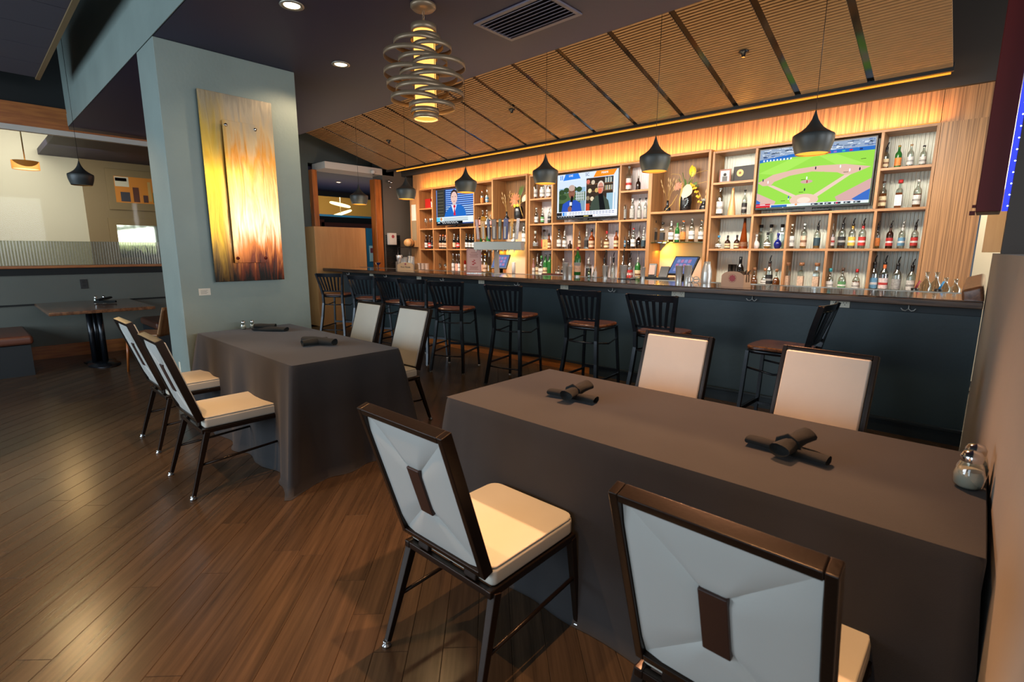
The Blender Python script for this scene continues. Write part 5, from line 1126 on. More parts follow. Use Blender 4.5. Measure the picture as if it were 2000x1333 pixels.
# ---------------------------------------------------------------- bar stools
def make_stool(label):
    s = thing('bar_stool', label, 'bar stool', group='slat back bar stools along the bar')
    hw = .20
    M_blackm = MATS['black_metal']
    # seat: slightly tapered saddle board, wood
    m = MB(); N = 20; top = []
    for i in range(N):
        a = 2*PI*i/N; c_, s_ = cos(a), sin(a); e = .42
        top.append((.198*math.copysign(abs(c_)**e, c_)*(1+.06*s_), .20*math.copysign(abs(s_)**e, s_)+.0))
    vs = [(x, y, .742) for x, y in top]+[(x*1.0, y*1.0, .758) for x, y in top]+[(x*.95, y*.95, .765) for x, y in top]+[(x*.5, y*.5, .758) for x, y in top]
    fs = [tuple(reversed(range(N)))]
    for r_ in range(3): fs += [(r_*N+i, r_*N+(i+1) % N, (r_+1)*N+(i+1) % N, (r_+1)*N+i) for i in range(N)]
    fs.append(tuple(3*N+i for i in range(N)))
    m.add(vs, fs, 0, False); m.build('seat', M_seatw, s, bevel=.002)
    ring = MB(); pts = [(x*.93, y*.93, .725) for x, y in top]; ring.tube(pts, .014, 6, closed=True, flat=1.2); ring.build('seat_frame', M_blackm, s)
    for sx in (-1, 1):
        MB().tube([(sx*.213, -.30, 0), (sx*.203, -.268, .15), (sx*.178, -.228, .40), (sx*.160, -.205, .62), (sx*.162, -.208, .76), (sx*.186, -.240, .92), (sx*.218, -.285, 1.088)], [.013, .0145, .015, .015, .015, .0145, .013], 4, square=True, flat=1.25).build('leg', M_blackm, s)
        MB().tube([(sx*.21, .215, 0), (sx*.192, .19, .40), (sx*.172, .175, .725)], [.011, .012, .012], 4, square=True).build('leg', M_blackm, s)
        for (yy) in (-.30, .215):
            MB().lathe([(.016, 0), (.016, .012), (.010, .014)], n=10).build('foot_glide', M_steel, s, loc=(sx*(.213 if yy < 0 else .21), yy, .0))
    def arc(z, y0, bow, x=.21, n=7, yb=0): return [(-x+2*x*i/(n-1), y0-bow*(1-(2*i/(n-1)-1)**2), z+yb*(1-(2*i/(n-1)-1)**2)) for i in range(n)]
    # top rail: curved plate
    def plate(z0, z1, y0, y1, bow, x0, x1, th=.012):
        a = arc(z0, y0, bow, x0); b = arc(z1, y1, bow, x1); n = len(a)
        vs = a+b+[(p[0], p[1]+th, p[2]) for p in a]+[(p[0], p[1]+th, p[2]) for p in b]; fs = []
        for i in range(n-1):
            fs += [(i, i+1, n+i+1, n+i), (2*n+i+1, 2*n+i, 3*n+i, 3*n+i+1), (n+i, n+i+1, 3*n+i+1, 3*n+i), (i+1, i, 2*n+i, 2*n+i+1)]
        fs += [(0, n, 3*n, 2*n), (n-1, 3*n-1, 4*n-1, 2*n-1)]
        return MB().add(vs, fs, 0, False)
    plate(1.035, 1.092, -.272, -.287, .028, .214, .219).build('top_rail', M_blackm, s, bevel=.002)
    plate(.80, .822, -.215, -.219, .012, .166, .169).build('lower_rail', M_blackm, s, bevel=.002)
    for k in range(6):
        u = -.15+k*.06; f = 1-(u/.21)**2
        MB().tube([(u*.74, -.213-.012*f, .815), (u*.87, -.243-.02*f, .93), (u*1.02, -.272-.028*f, 1.045)], [.011, .012, .013], 4, square=True, flat=.45, up=(0, 1, 0)).build('slat', M_blackm, s)
    MB().tube([(p[0]*.78, p[1], p[2]) for p in arc(.60, -.208, .035)], .008, 6).build('curved_rung', M_blackm, s)
    for sx in (-1, 1):
        MB().tube([(sx*.162, -.208, .60), (sx*.195, -.02, .575), (sx*.178, .18, .60)], .008, 6).build('curved_rung', M_blackm, s)
        MB().tube([(sx*.196, -.25, .24), (sx*.197, .20, .24)], .009, 4, square=True).build('foot_rest', M_blackm, s)
    MB().tube([(-.195, .20, .27), (.195, .20, .27)], .011, 4, square=True, flat=1.3).build('foot_rest', M_blackm, s)
    MB().tube([(p[0]*.92, p[1], p[2]) for p in arc(.20, -.25, .02)], .008, 6).build('curved_rung', M_blackm, s)
    return s
st0 = make_stool('black slat back bar stool at the far left end, against the maple partition')
SP = [(-7.62, 4.12, 34, None), (-6.62, 4.10, 28, 'second black slat back stool from the maple partition'), (-5.87, 4.12, 13, 'third black slat back stool from the maple partition, partly hidden'),
      (-5.36, 4.10, 20, 'fourth black slat back stool, overlapping the third'), (-4.70, 4.08, 24, 'fifth black slat back stool, right of the far cream chairs'),
      (-3.72, 4.10, 12, 'sixth black slat back stool, standing alone left of centre gap'), (-2.74, 4.12, 5, 'third black slat back stool from the sideways one'),
      (-2.00, 4.13, 2, 'black slat back stool behind the left cream chair of front table'), (-1.03, 4.05, 88, 'black bar stool turned sideways with brown seat showing, nearest half wall')]
for x, y, r_, lb in SP:
    o = st0 if lb is None else copy_tree(st0)
    if lb: o['label'] = lb
    o.location = (x, y, 0); o.rotation_euler = (0, 0, rad(r_))

# ---------------------------------------------------------------- banquet chairs
def make_chair(label):
    c = thing('banquet_chair', label, 'chair', group='cream vinyl banquet chairs')
    # seat cushion
    W = .215
    m = MB()
    out = []
    for qx, qy, r_, a0 in ((W, -.215, .02, -90), (W, .235, .045, 0), (-W, .235, .045, 90), (-W, -.215, .02, 180)):
        ox, oy = (qx-math.copysign(r_, qx)), (qy-math.copysign(r_, qy))
        for k in range(5): a_ = rad(a0+22.5*k); out.append((ox+r_*cos(a_), oy+r_*sin(a_)))
    m.prism([(x, y, .402) for x, y in out], (0, 0, .06)); m.build('seat_cushion', M_vinyl, c, bevel=.012, seg=3)
    m = MB(); m.prism([(x*.985, y*.985, .4621) for x, y in out], (0, 0, .008)); m.build('seat_top', M_vinyl, c, bevel=.005, seg=2)
    # frame under the seat
    for sx in (-1, 1):
        MB().box(sx*(W-.006)-.0125, sx*(W-.006)+.0125, -.235, .225, .374, .401).build('seat_rail', M_bronze, c, bevel=.004)
        MB().tube([(sx*.238, -.315, .018), (sx*.213, -.205, .385)], [.0105, .016], 4, square=True).build('leg', M_bronze, c, bevel=.003)
        MB().tube([(sx*.222, .245, .018), (sx*.208, .212, .385)], [.0105, .015], 4, square=True).build('leg', M_bronze, c, bevel=.003)
        MB().tube([(sx*.224, -.265, .19), (sx*.215, .232, .215)], .008, 6).build('side_stretcher', M_bronze, c)
        for x, y in ((sx*.239, -.320), (sx*.2225, .249)):
            MB().lathe([(.018, 0), (.018, .008), (.012, .012), (.014, .02), (.012, .024)], n=12).build('foot_glide', M_chrome, c, loc=(x, y, 0))
    MB().box(-.21, .21, -.232, -.208, .374, .398).build('seat_rail', M_bronze, c, bevel=.003)
    MB().box(-.205, .205, .198, .222, .374, .398).build('seat_rail', M_bronze, c, bevel=.003)
    # back: local leaning frame built in a plane, then leaned
    ang = math.atan2(.16, .504); B0 = Vector((0, -.229, .451)); ez = Vector((0, -sin(ang), cos(ang))); ey = Vector((0, cos(ang), sin(ang)))
    H = .529; hw = .211; t = .022
    def bp(x, z, y): return B0+Vector((x, 0, 0))+ez*z+ey*y
    def bbox_(mb, x0, x1, z0, z1, y0, y1, mi=0):
        vs = [bp(x, z, y) for z in (z0, z1) for y in (y0, y1) for x in (x0, x1)]
        return mb.add(vs, [(0, 2, 3, 1), (4, 5, 7, 6), (0, 1, 5, 4), (2, 6, 7, 3), (0, 4, 6, 2), (1, 3, 7, 5)], mi)
    fr_ = MB()
    bbox_(fr_, -hw, -hw+t, 0, H, -.020, .020); bbox_(fr_, hw-t, hw, 0, H, -.020, .020)
    bbox_(fr_, -hw+t, hw-t, H-t, H, -.020, .020); bbox_(fr_, -hw+t, hw-t, 0, t, -.020, .020)
    fr_.build('back_frame', M_bronze, c, bevel=.003)
    for sx in (-1, 1):
        MB().obox((sx*.12, -.215, .43), (.03, 0, 0), (0, .012, 0), (0, .004, .028)).build('back_bracket', M_bronze, c, bevel=.006)
    # front pad
    f = MB(); bbox_(f, -hw+t+.001, hw-t-.001, t+.001, H-t-.001, .004, .030); f.build('back_pad', M_vinyl, c, bevel=.010, seg=3)
    # rear pad: four padded facets meeting at the insert, with sunk seams
    xi, z0i, z1i = .030, H/2-.085, H/2+.085; X0 = hw-t-.002; Z0, Z1 = t+.002, H-t-.002
    outer = [(-X0, Z0), (X0, Z0), (X0, Z1), (-X0, Z1)]; inner = [(-xi, z0i), (xi, z0i), (xi, z1i), (-xi, z1i)]
    pad = MB()
    for i in range(4):
        a, b = outer[i], outer[(i+1) % 4]; ci, di = inner[(i+1) % 4], inner[i]; n = 8; vs = []
        for r_ in range(n+1):
            v_ = r_/n
            for q in range(n+1):
                u_ = q/n
                x = (a[0]*(1-u_)+b[0]*u_)*(1-v_)+(di[0]*(1-u_)+ci[0]*u_)*v_
                z = (a[1]*(1-u_)+b[1]*u_)*(1-v_)+(di[1]*(1-u_)+ci[1]*u_)*v_
                puff = .010*max(0, 1-(2*u_-1)**8)**.5*min(1, 4*(1.15-v_))*(.75+.25*min(1, 5*v_))
                vs.append(bp(x, z, -.004-puff))
        fs = [(r_*(n+1)+q, (r_+1)*(n+1)+q, (r_+1)*(n+1)+q+1, r_*(n+1)+q+1) for r_ in range(n) for q in range(n)]
        pad.add(vs, [tuple(reversed(f_)) for f_ in fs], 0, True)
    pad.build('back_pad', M_vinylback, c)
    f = MB(); bbox_(f, -xi, xi, z0i-.004, z1i+.004, -.018, .0); f.build('back_insert', M_insert, c, bevel=.003, label='dark brown vinyl insert')
    return c
ch0 = make_chair('cream banquet chair at the near long side of front table, left one')
CP_ = [(-1.227, 1.222, .6, None), (-.312, 1.275, -.6, 'cream banquet chair seen from behind at the bottom right of the photo'),
       (-3.491, 1.083, -.4, 'cream banquet chair at pillar table, near side, closest to camera'), (-4.462, 1.129, 0, 'cream banquet chair at pillar table, near side, behind the other'),
       (-4.306, 2.275, 180.6, 'cream banquet chair at the far side of pillar table, left one'), (-3.605, 2.287, 182, 'cream banquet chair at the far side of pillar table, right one'),
       (-1.30, 2.512, 180.4, 'cream banquet chair at bar side of front table, left one'), (-.547, 2.528, 176, 'cream banquet chair at bar side of front table, right one')]
for x, y, r_, lb in CP_:
    o = ch0 if lb is None else copy_tree(ch0)
    if lb: o['label'] = lb
    o.location = (x, y, 0); o.rotation_euler = (0, 0, rad(r_))

# ---------------------------------------------------------------- tablecloths (floor length, over folding tables)
def tablecloth(name, label, x0, x1, y0, y1, z, amp, seed, walls=()):
    r_ = random.Random(seed); rc = .018
    # perimeter samples: (point, outward normal, corner weight)
    P = []
    def edge(a, b, nrm, n):
        for i in range(n): f = i/n; P.append((Vector(a)*(1-f)+Vector(b)*f, Vector(nrm), f))
    per = []
    cs = [((x0, y0), (x1, y0), (0, -1)), ((x1, y0), (x1, y1), (1, 0)), ((x1, y1), (x0, y1), (0, 1)), ((x0, y1), (x0, y0), (-1, 0))]
    for (a, b, n_) in cs:
        L_ = (Vector(b)-Vector(a)).length; n = max(14, int(L_/.028))
        nn = Vector(n_); t = (Vector(b)-Vector(a)).normalized()
        prev = -Vector((t.x, t.y))
        for i in range(n):
            f = (i+.5)/n; d = min(f, 1-f)*L_
            w_ = max(0, 1-d/.16)      # near a corner
            dirn = nn.copy()
            side = -t if f < .5 else t
            dirn = (nn+side*w_*1.0).normalized()
            per.append((Vector(a)*(1-f)+Vector(b)*f, dirn, w_, f*L_, n_))
    ph = [r_.uniform(0, 6.28) for _ in range(6)]
    rows = [0, .012, .05, .12, .22, .35, .5, .65, .8, .92, 1.0]; vs = []; n = len(per)
    for ri, tt in enumerate(rows):
        for i, (p, d, w_, s_, nn) in enumerate(per):
            zz = z-rc*0-tt*(z-.004) if ri else z
            q = tt**.9
            wall = nn in walls
            fold = amp*(.55*sin(s_*15+ph[0]+nn[0]*2)+.30*abs(sin(s_*12+ph[1]))+.25*sin(s_*7+ph[2]+nn[1]))
            out = .004+(.022*q if ri else 0)+fold*q*(1-w_)*(0 if wall else 1)
            cor = (w_**1.6*q*(.15 if not walls else .10)+.012*sin(w_*15)*q*(w_ > 0))*(0 if wall else 1)
            pinch = (-.035*math.exp(-((w_-.55)/.16)**2)*q) if not wall else 0
            if ri == 0: out = 0; cor = 0; pinch = 0
            if wall: out = min(out, .004); 
            v_ = p+Vector(d)*(out+cor+pinch)
            if walls and (1, 0) in walls: v_.x = min(v_.x, HWX(v_.y)-.004)
            vs.append((v_.x, v_.y, zz-(.004 if ri == 1 else 0)))
    fs = []
    for ri in range(len(rows)-1):
        for i in range(n): j = (i+1) % n; fs.append((ri*n+j, ri*n+i, (ri+1)*n+i, (ri+1)*n+j))
    m = MB().add(vs, fs, 0, True)
    # puddle hem lying on the floor
    hem = []; b0 = len(m.v)-n
    for i, (p, d, w_, s_, nn) in enumerate(per):
        v_ = Vector(m.v[b0+i]); k = 0 if nn in walls else .012+.035*w_
        hem.append((v_.x+d.x*k, v_.y+d.y*k, .002))
        if walls and (1, 0) in walls: hem[-1] = (min(hem[-1][0], HWX(hem[-1][1])-.003), hem[-1][1], .002)
    m.v += hem; 
    for i in range(n): j = (i+1) % n; m.f.append([b0+j, b0+i, b0+n+i, b0+n+j]); m.m.append(0); m.sm.append(True)
    # the flat top as a grid with faint crease relief
    gx, gy = 40, 16; tv_ = []
    for a in range(gy+1):
        for b in range(gx+1):
            x = x0+(x1-x0)*b/gx; y = y0+(y1-y0)*a/gy
            e_ = min(1, 8*min(b/gx, 1-b/gx, a/gy, 1-a/gy)); tv_.append((x, y, z+.0006*e_*sin(x*9+ph[3])*sin(y*11+ph[4])))
    m.add(tv_, [(a*(gx+1)+b, a*(gx+1)+b+1, (a+1)*(gx+1)+b+1, (a+1)*(gx+1)+b) for a in range(gy) for b in range(gx)], 0, True)
    o = m.build(name, M_cloth); tag(o, label, 'tablecloth')
    return o
tablecloth('tablecloth', 'charcoal floor length tablecloth on the table against the pillar', -4.742, -2.975, 1.275, 2.045, .765, .046, 4)
tablecloth('tablecloth', 'charcoal floor length tablecloth on the front table by the half wall', -1.80, .083, 1.49, 2.275, .765, .014, 9, walls=((1, 0),))

# ---------------------------------------------------------------- napkin rolls
def roll(m, p0, p1, r0, rm, fl=.62, twist=0, n=14, k=9):
    p0, p1 = Vector(p0), Vector(p1); t = (p1-p0); L_ = t.length; t.normalize(); u_ = Vector((0, 0, 1)); u_ = (u_-t*u_.dot(t)).normalized(); s_ = t.cross(u_)
    vs = []
    for i in range(k):
        f = i/(k-1); rr = r0+(rm-r0)*sin(PI*f); flat = fl+(1-fl)*sin(PI*f)*.6
        for j in range(n):
            a = 2*PI*j/n; wob = 1+.08*sin(3*a+i+twist)
            vs.append(p0+t*L_*f+(s_*cos(a)*rr*1.25*wob+u_*(sin(a)*rr*flat*wob)))
    fs = [(i*n+j, i*n+(j+1) % n, (i+1)*n+(j+1) % n, (i+1)*n+j) for i in range(k-1) for j in range(n)]
    m.add(vs, fs, 0, True)
    # inner end funnels so the ends read as open rolls
    for e, sg in ((0, 1), (k-1, -1)):
        ring = vs[e*n:(e+1)*n]; c_ = sum(ring, Vector())/n
        inn = [c_+(v_-c_)*.62+t*sg*.02 for v_ in ring]; m.add(ring+inn, [(j, (j+1) % n, n+(j+1) % n, n+j) for j in range(n)]+[tuple(n+j for j in range(n))], 0, True)
def knotted(name, label, x, y, z, rz, s=1.0):
    g_ = thing(name, label, 'napkin', (x, y, z), rad(rz), group='rolled charcoal napkins')
    m = MB(); roll(m, (-.13*s, 0, .016), (.13*s, -.005, .016), .023, .019, .62); m.build('cross_roll', M_napkin, g_)
    m = MB(); roll(m, (.0, -.07*s, .030), (.02, .12*s, .045), .027, .024, .85, 1); m.build('top_roll', M_napkin, g_)
    m = MB(); m.tube([(-.034, .0, .008), (-.028, .0, .045), (.0, .0, .062), (.030, .0, .045), (.036, .0, .008)], .011, 8, flat=.5); m.build('knot', M_napkin, g_)
    return g_
TZ = .7665
knotted('napkin', 'knotted charcoal napkin near the half wall end of front table', -.42, 1.84, TZ, -6)
knotted('napkin', 'knotted charcoal napkin near the far left corner of front table', -1.34, 1.87, TZ, 8, .95)
g_ = thing('napkin', 'folded charcoal napkin by the shakers on pillar table', 'napkin', (-4.42, 1.74, TZ), rad(35), group='rolled charcoal napkins')
m = MB(); roll(m, (-.15, 0, .016), (.15, 0, .018), .030, .028, .55); m.build('roll', M_napkin, g_)
m = MB(); roll(m, (-.13, -.02, .045), (.03, .03, .04), .03, .022, .6); m.build('fold', M_napkin, g_)
g_ = thing('napkin', 'crossed charcoal napkin rolls at middle of pillar table', 'napkin', (-3.50, 1.74, TZ), rad(25), group='rolled charcoal napkins')
m = MB(); roll(m, (-.16, .0, .03), (.13, -.03, .03), .026, .028, .9); m.build('long_roll', M_napkin, g_)
m = MB(); roll(m, (-.08, -.12, .024), (.02, .03, .03), .026, .026, .85); m.build('short_roll', M_napkin, g_)

# ---------------------------------------------------------------- salt and pepper shakers
M_salt = mat('salt', 'dcd8cc', .9); M_pepper = mat('pepper', '4a4238', .9)
def shaker(x, y, z, label, fill, s=1.0, fat=False):
    g_ = thing('shaker', label, 'shaker', (x, y, z), group='glass shakers with chrome caps')
    w_ = 1.12 if fat else 1
    MB().lathe([(.016*w_*s, 0), (.021*w_*s, .006*s), (.0225*w_*s, .025*s), (.018*w_*s, .045*s), (.013*w_*s, .056*s)], n=20, cap=False).build('glass_jar', M_g_clear, g_)
    MB().lathe([(.014*w_*s, .002), (.0195*w_*s, .007*s), (.021*w_*s, .024*s), (.018*w_*s, .036*s)], n=18).build('contents', fill, g_)
    MB().lathe([(.0155*w_*s, .054*s), (.0160*w_*s, .064*s), (.012*w_*s, .073*s), (.001, .076*s)], n=20, cap=False).build('cap', M_chrome, g_)
shaker(.042, 1.93, TZ, 'glass salt shaker on the front table beside the half wall, nearer one', M_salt, 1.5, True)
shaker(.050, 2.02, TZ, 'glass shaker on front table beside half wall, behind the other', M_salt, 1.45, True)
shaker(-4.69, 1.62, TZ, 'glass salt shaker on pillar table, left one', M_salt)
shaker(-4.68, 1.69, TZ, 'glass salt shaker on pillar table, right one', M_salt)

# ---------------------------------------------------------------- pillar art, label, outlet
M_art = bpy.data.materials.new('brushed_art_metal'); M_art.use_nodes = True
nt = M_art.node_tree; b = nt.nodes['Principled BSDF']; L = nt.links.new
tc = nt.nodes.new('ShaderNodeTexCoord'); sp = nt.nodes.new('ShaderNodeSeparateXYZ'); L(tc.outputs['Object'], sp.inputs[0])
nz = nt.nodes.new('ShaderNodeTexNoise'); mp = nt.nodes.new('ShaderNodeMapping'); mp.inputs['Scale'].default_value = (1, 14, 1.6); mp.inputs['Rotation'].default_value = (.25, 0, 0)
L(tc.outputs['Object'], mp.inputs[0]); L(mp.outputs[0], nz.inputs['Vector']); nz.inputs['Scale'].default_value = 1.4; nz.inputs['Detail'].default_value = 8; nz.inputs['Distortion'].default_value = 1.1
mr = nt.nodes.new('ShaderNodeMapRange'); mr.inputs[1].default_value = 0; mr.inputs[2].default_value = 1.55; L(sp.outputs[2], mr.inputs[0])
ad = nt.nodes.new('ShaderNodeMath'); ad.operation = 'MULTIPLY_ADD'; ad.inputs[1].default_value = .45; L(nz.outputs[0], ad.inputs[0])
sb = nt.nodes.new('ShaderNodeMath'); sb.operation = 'SUBTRACT'; sb.inputs[1].default_value = .22; L(mr.outputs[0], sb.inputs[0]); L(sb.outputs[0], ad.inputs[2])
cr = nt.nodes.new('ShaderNodeValToRGB'); L(ad.outputs[0], cr.inputs[0]); els = cr.color_ramp.elements
for p_, c_ in ((0.0, '1a1510'), (.10, '6a2c10'), (.2, 'c8702e'), (.32, 'ecc49a'), (.5, 'e8b070'), (.68, 'e09a3c'), (.8, 'dcc090'), (.92, 'c4b8a0'), (1.0, 'aaa290')):
    e = els.new(p_) if p_ not in (0.0, 1.0) else (els[0] if p_ == 0 else els[-1]); e.color = lin(c_)
# golden left band (towards -Y)
c2 = nt.nodes.new('ShaderNodeValToRGB'); L(sp.outputs[1], c2.inputs[0]); c2.color_ramp.elements[0].position = .10; c2.color_ramp.elements[1].position = .22
c2.color_ramp.elements[0].color = (1, 1, 1, 1); c2.color_ramp.elements[1].color = (0, 0, 0, 1)
c3 = nt.nodes.new('ShaderNodeValToRGB'); L(ad.outputs[0], c3.inputs[0]); e3 = c3.color_ramp.elements
for p_, c_ in ((0.0, '151008'), (.14, '6a4a10'), (.3, 'b8881a'), (.6, 'd8a828'), (.8, 'c8aa50'), (1.0, 'b0a488')):
    e = e3.new(p_) if p_ not in (0.0, 1.0) else (e3[0] if p_ == 0 else e3[-1]); e.color = lin(c_)
mx = nt.nodes.new('ShaderNodeMix'); mx.data_type = 'RGBA'; L(c2.outputs[0], mx.inputs[0]); L(cr.outputs[0], mx.inputs[6]); L(c3.outputs[0], mx.inputs[7]); L(mx.outputs[2], b.inputs['Base Color'])
b.inputs['Metallic'].default_value = .6; b.inputs['Roughness'].default_value = .26; b.inputs['Anisotropic'].default_value = .5
bmp = nt.nodes.new('ShaderNodeBump'); bmp.inputs['Strength'].default_value = .25; bmp.inputs['Distance'].default_value = .01; L(nz.outputs[0], bmp.inputs['Height']); L(bmp.outputs[0], b.inputs['Normal'])
art = thing('metal_artwork', 'tall abstract gold and copper brushed metal artwork on the pillar', 'artwork', (-4.81, 1.475, 1.178))
MB().box(-.008, 0, 0, .585, 0, 1.55).build('back_plate', M_art, art, bevel=.0015)
MB().box(.03, .038, .155, .44, .16, 1.335).build('front_plate', M_art, art, bevel=.0015)
for y_, z_ in ((.18, .20), (.415, .20), (.18, 1.295), (.415, 1.295)):
    o = MB().lathe([(.006, 0), (.006, .038), (.013, .038), (.013, .045), (.001, .046)], n=14).build('standoff', M_chrome if z_ > 1 else mat('copper_screw', '6a1c10', .3, .6), art, loc=(0, y_, z_)); o.rotation_euler = (0, PI/2, 0)
MB().box(-.038, -.009, .1, .5, .2, 1.3).build('mount', M_blk, art)
lb_ = thing('wall_label', 'small white paper label on the pillar below the artwork', 'label', (-4.849, 1.348, 1.068))
MB().box(0, .001, 0, .09, 0, .058).build('card', M_paper, lb_)
m = MB()
for k in range(4): m.box(.001, .0013, .015, .07-.01*(k % 2), .040-.009*k, .042-.009*k)
m.build('print_line', M_slot, lb_)
MB().box(-5.16, -5.12, 1.2175, 1.2199, .36, .47).build('switch_plate', M_plastic, None, bevel=.001).__setitem__('label', 'white blank outlet plate low on the narrow pillar face')
o = bpy.data.objects['switch_plate']; o['category'] = 'outlet plate'

# ---------------------------------------------------------------- booth corner
bt = thing('booth_table', 'brown wood booth table on black twin pedestal by left wall', 'table', (-8.3, 1.11, 0))
MB().box(-.80, .72, -.50, .50, .715, .752).build('table_top', wood('booth_top', '5a3a26', '8a6040', (3, 22, 22), .2, coat=.5), bt, bevel=.004)
for y_ in (-.0,):
    for k, (dx, dy) in enumerate(((-.06, 0), (.06, .03), (.02, -.07))):
        MB().tube([(dx, dy, .02), (dx, dy, .715)], .032, 12).build('pedestal_tube', M_blackm, bt)
for dx, s_ in ((-.25, 0), (.05, 0)):
    MB().lathe([(.30, 0), (.30, .012), (.10, .03), (.05, .04)], n=28, sy=.55).build('base_plate', M_blackm, bt, loc=(dx+.1, 0, 0))
def bench(name, label, y0, y1, x0, x1):
    b_ = thing(name, label, 'bench', (0, 0, 0))
    MB().box(x0, x1-.03, y0+.03, y1-.03, 0, .36).build('bench_base', mat('bench_base', '22282c', .6), b_)
    MB().box(x0, x1, y0, y1, .365, .47).build('seat_cushion', mat('brown_leather', '6a4030', .35, bump=(60, .2)), b_, bevel=.035, seg=4)
bench('booth_bench', 'brown leather booth bench at the left edge of the photo', -.9, .48, -9.1, -8.0)
bench('booth_bench', 'brown leather booth bench right of the booth table, behind the pillar', 1.72, 2.5, -9.1, -8.2)
MB_s = thing('wooden_chair', 'bent plywood chair beyond the cream chairs, right of booth table', 'chair', (-7.42, 1.50, 0), rad(135))
vs = []; n = 9
for i in range(n):
    f = i/(n-1)
    for j in range(9):
        a = -0.9+1.8*j/8; r_ = .24; vs.append((r_*sin(a), -.20-.10*f-.08*cos(a)+.06, .42+f*.35))
fs = [(i*9+j, i*9+j+1, (i+1)*9+j+1, (i+1)*9+j) for i in range(n-1) for j in range(8)]
o = MB().add(vs, fs, 0, True).build('backrest', wood('ply_wood', '7c5a3c', 'a07a54', (20, 20, 2), .35), MB_s)
sm_ = o.modifiers.new('thick', 'SOLIDIFY'); sm_.thickness = .014
MB().box(-.2, .2, -.2, .2, .43, .455).build('seat', MATS['ply_wood'], MB_s, bevel=.01)
for x_, y_ in ((-.17, -.17), (.17, -.17), (-.17, .17), (.17, .17)):
    MB().tube([(x_*1.15, y_*1.15, 0), (x_, y_, .43)], [.012, .016], 8).build('leg', M_orangeV, MB_s)
shaker(-8.70, 1.19, .7535, 'glass salt shaker on the booth table, left one', M_salt, 1.1); shaker(-8.72, 1.28, .7535, 'glass shaker on the booth table, right one', M_salt, 1.1)
g_ = thing('napkin', 'crossed black napkin rolls on the booth table', 'napkin', (-8.45, 1.25, .753), rad(60), group='rolled charcoal napkins')
m = MB(); roll(m, (-.12, 0, .02), (.12, 0, .02), .018, .02, .8); m.build('lower_roll', M_napkin, g_)
m = MB(); roll(m, (-.05, -.09, .05), (.03, .10, .07), .018, .02, .8); m.build('upper_roll', M_napkin, g_)
so = thing('wall_outlet', 'black wall outlet plate above the booth table', 'power outlet', (-9.129, 1.145, .98))
MB().box(0, .006, -.04, .04, -.065, .065).build('cover_plate', M_blk, so, bevel=.002)
MB().box(.006, .0075, -.018, .018, .012, .04).box(.006, .0075, -.018, .018, -.04, -.012).build('socket', M_slot, so)
dp = thing('drum_pendant', 'lit drum shade pendant seen through the glass screen', 'pendant lamp', (-10.8, .88, 2.70))
MB().lathe([(.16, -.06), (.16, .06)], n=30, cap=False).build('lamp_shade', mat('drum_shade', 'b0702c', .6, emit='c87a30', es=.25), dp)
MB().lathe([(.001, -.05), (.155, -.05)], n=30, cap=False).build('diffuser', glow('drum_glow', 'ffe0a8', 1.6), dp); MB().tube([(0, 0, .0), (0, 0, 1.2)], .008, 6).build('stem', mat('brass_stem', 'b08850', .3, .7), dp)
# pictures in the side room
pc = thing('framed_picture', 'wood framed orange picture of sauce bottles seen through the glass', 'picture', (-12.445, 2.20, 2.35))
MB().box(0, .03, -.10, 1.2, -.14, .62).build('frame', mat('frame_wood', '8a7454', .5), pc, bevel=.004)
m = MB().box(.03, .033, .02, 1.05, 0, .49)
cc = [('d8d0c0', .03, .25, .30, .48), ('c03a20', .04, .22, .40, .46), ('5a2c20', .30, .40, .02, .30), ('3c3a48', .10, .25, .02, .20), ('c8a060', .55, .60, .05, .42), ('c8b070', .70, .76, .05, .36), ('5a6a3c', .62, .70, .02, .22), ('503030', .46, .54, .02, .16), ('c8a060', .82, .88, .05, .40), ('3c6a3c', .92, 1.02, .02, .18)]
mt = [mat('picture_orange', 'd8862c', .5)]
for k, (c_, a_, b2, z0_, z1_) in enumerate(cc): m.box(.033, .034, a_, b2, z0_, z1_, k+1); mt.append(mat('picture_'+c_, c_, .5))
m.build('picture_print', mt, pc)
pc = thing('framed_mirror', 'grey framed mirror glass seen through the glass screen below picture', 'mirror', (-12.445, 2.05, 1.2))
MB().box(0, .04, 0, 1.3, 0, .85).build('frame', MATS['frame_wood'], pc, bevel=.004); MB().box(.04, .043, .12, 1.2, .1, .72).build('mirror_glass', mat('mirror_glass', 'c8ccc8', .05, 1), pc)
pp = thing('potted_plant', 'green and red leaved plant in pale pot behind the glass screen', 'plant', (-9.8, 2.05, 0))
MB().lathe([(.13, .6), (.16, 1.13), (.15, 1.13), (.001, 1.1)], n=20).lathe([(.17, 0), (.17, .6)], n=20).build('pot', mat('pale_pot', 'c0bfb4', .6), pp)
l = MB(); rr = random.Random(4)
for k in range(26):
    a = rr.uniform(0, 6.28); petal(l, (0, 0, 1.12+.18*rr.random()), (cos(a), sin(a), rr.uniform(.3, 1.6)), rr.uniform(.2, .34), .035, 1 if k % 6 == 0 else 0, -.3)
l.build('leaves', [M_leaf, mat('red_leaf', '9a3a3c', .5)], pp)

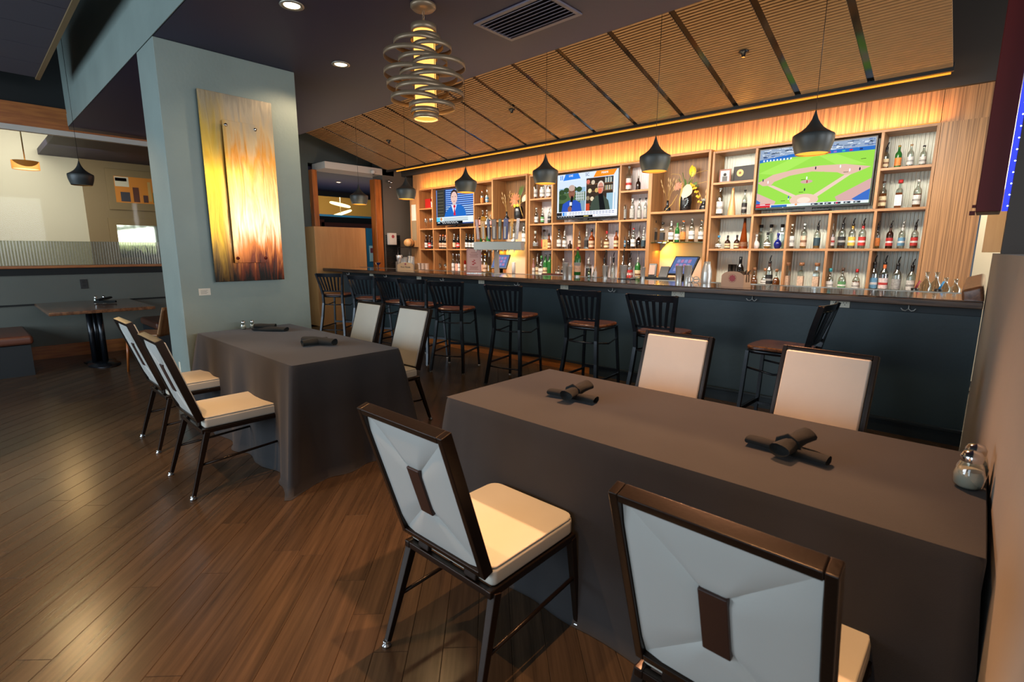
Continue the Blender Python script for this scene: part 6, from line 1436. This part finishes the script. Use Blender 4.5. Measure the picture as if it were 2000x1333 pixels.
# ---------------------------------------------------------------- hall: spiral chandelier, posters
sc_ = thing('spiral_chandelier', 'glowing zigzag ring chandelier in the far yellow room', 'chandelier', (-17.2, 9.55, 2.75))
m = MB()
def ring3(r_, z_, tx, m): m.tube([(r_*cos(2*PI*k/28)*.4, r_*sin(2*PI*k/28), z_+tx*sin(2*PI*k/28)) for k in range(28)], .035, 6, closed=True)
ring3(.36, .30, -.06, m); ring3(.40, -.02, .14, m); m.build('light_ring', glow('ring_glow', 'ffe6a0', 2.5), sc_)
MB().tube([(0, 0, -.1), (0, 0, .9)], .012, 6).build('rod', mat('pale_rod', 'd8c8a0', .4), sc_)
o = thing('recessed_downlight', 'round recessed ceiling downlight in hall beyond the doorway', 'downlight', (-11.0, 6.1, 2.97))
MB().lathe([(.07, 0), (.072, -.006), (.05, -.01)], n=20, cap=False).build('trim_ring', M_steeldark, o); MB().lathe([(.05, -.004), (.03, -.003)], n=16).build('lamp_face', MATS['lamp_face_glow'], o)
po = thing('notice', 'white notice with red print on the teal wall through doorway', 'notice', (-15.99, 10.05, 1.1))
MB().box(0, .01, -.16, .16, -.05, .5).build('sheet', M_paper, po); MB().box(.01, .012, -.12, .12, .25, .42).build('red_block', MATS['rose_red'], po)

# ---------------------------------------------------------------- wall screen at right with blue light strip
ws = thing('wall_screen', 'dark glossy screen seen edge on beside the blue light strip at right', 'screen', (0, 0, 0))
M_dred = mat('dark_red_gloss', '5c0e08', .5, spec=.3)
MB().box(-.073, .030, 3.88, 4.25, 1.665, 3.5).build('housing', M_dred, ws, bevel=.003)
MB().box(-.0755, -.0735, 3.9, 4.23, 1.69, 3.48).build('screen_glass', mat('screen_glass_off', '5c0c06', .5), ws)
MB().box(-.098, -.074, 3.9, 3.94, 1.65, 1.672).box(-.09, -.074, 3.9, 3.94, 1.69, 1.705).build('bracket', M_dred, ws)
bs = thing('blue_light_strip', 'bright blue vertical light strip at the right edge of photo', 'light strip', (0, 0, 0))
MB().box(.033, .0565, 3.87, 3.90, 1.665, 3.45).build('glow_bar', glow('blue_led', '3a48ff', 1.1), bs)
m = MB()
for k in range(31): m.lathe([(.0005, -.004), (.004, 0), (.0005, .004)], (.053, 3.864, 1.69+.058*k), 8)
m.build('led_dot', glow('led_dot', 'c8dcff', 8), bs)
tb = thing('tan_cabinet', 'tan wall cabinet beyond the half wall under the screen', 'cabinet', (.0, 0, 0))
MB().box(-.03, .20, 5.9, 6.1, 1.44, 1.95).build('body', M_maple, tb, bevel=.004)
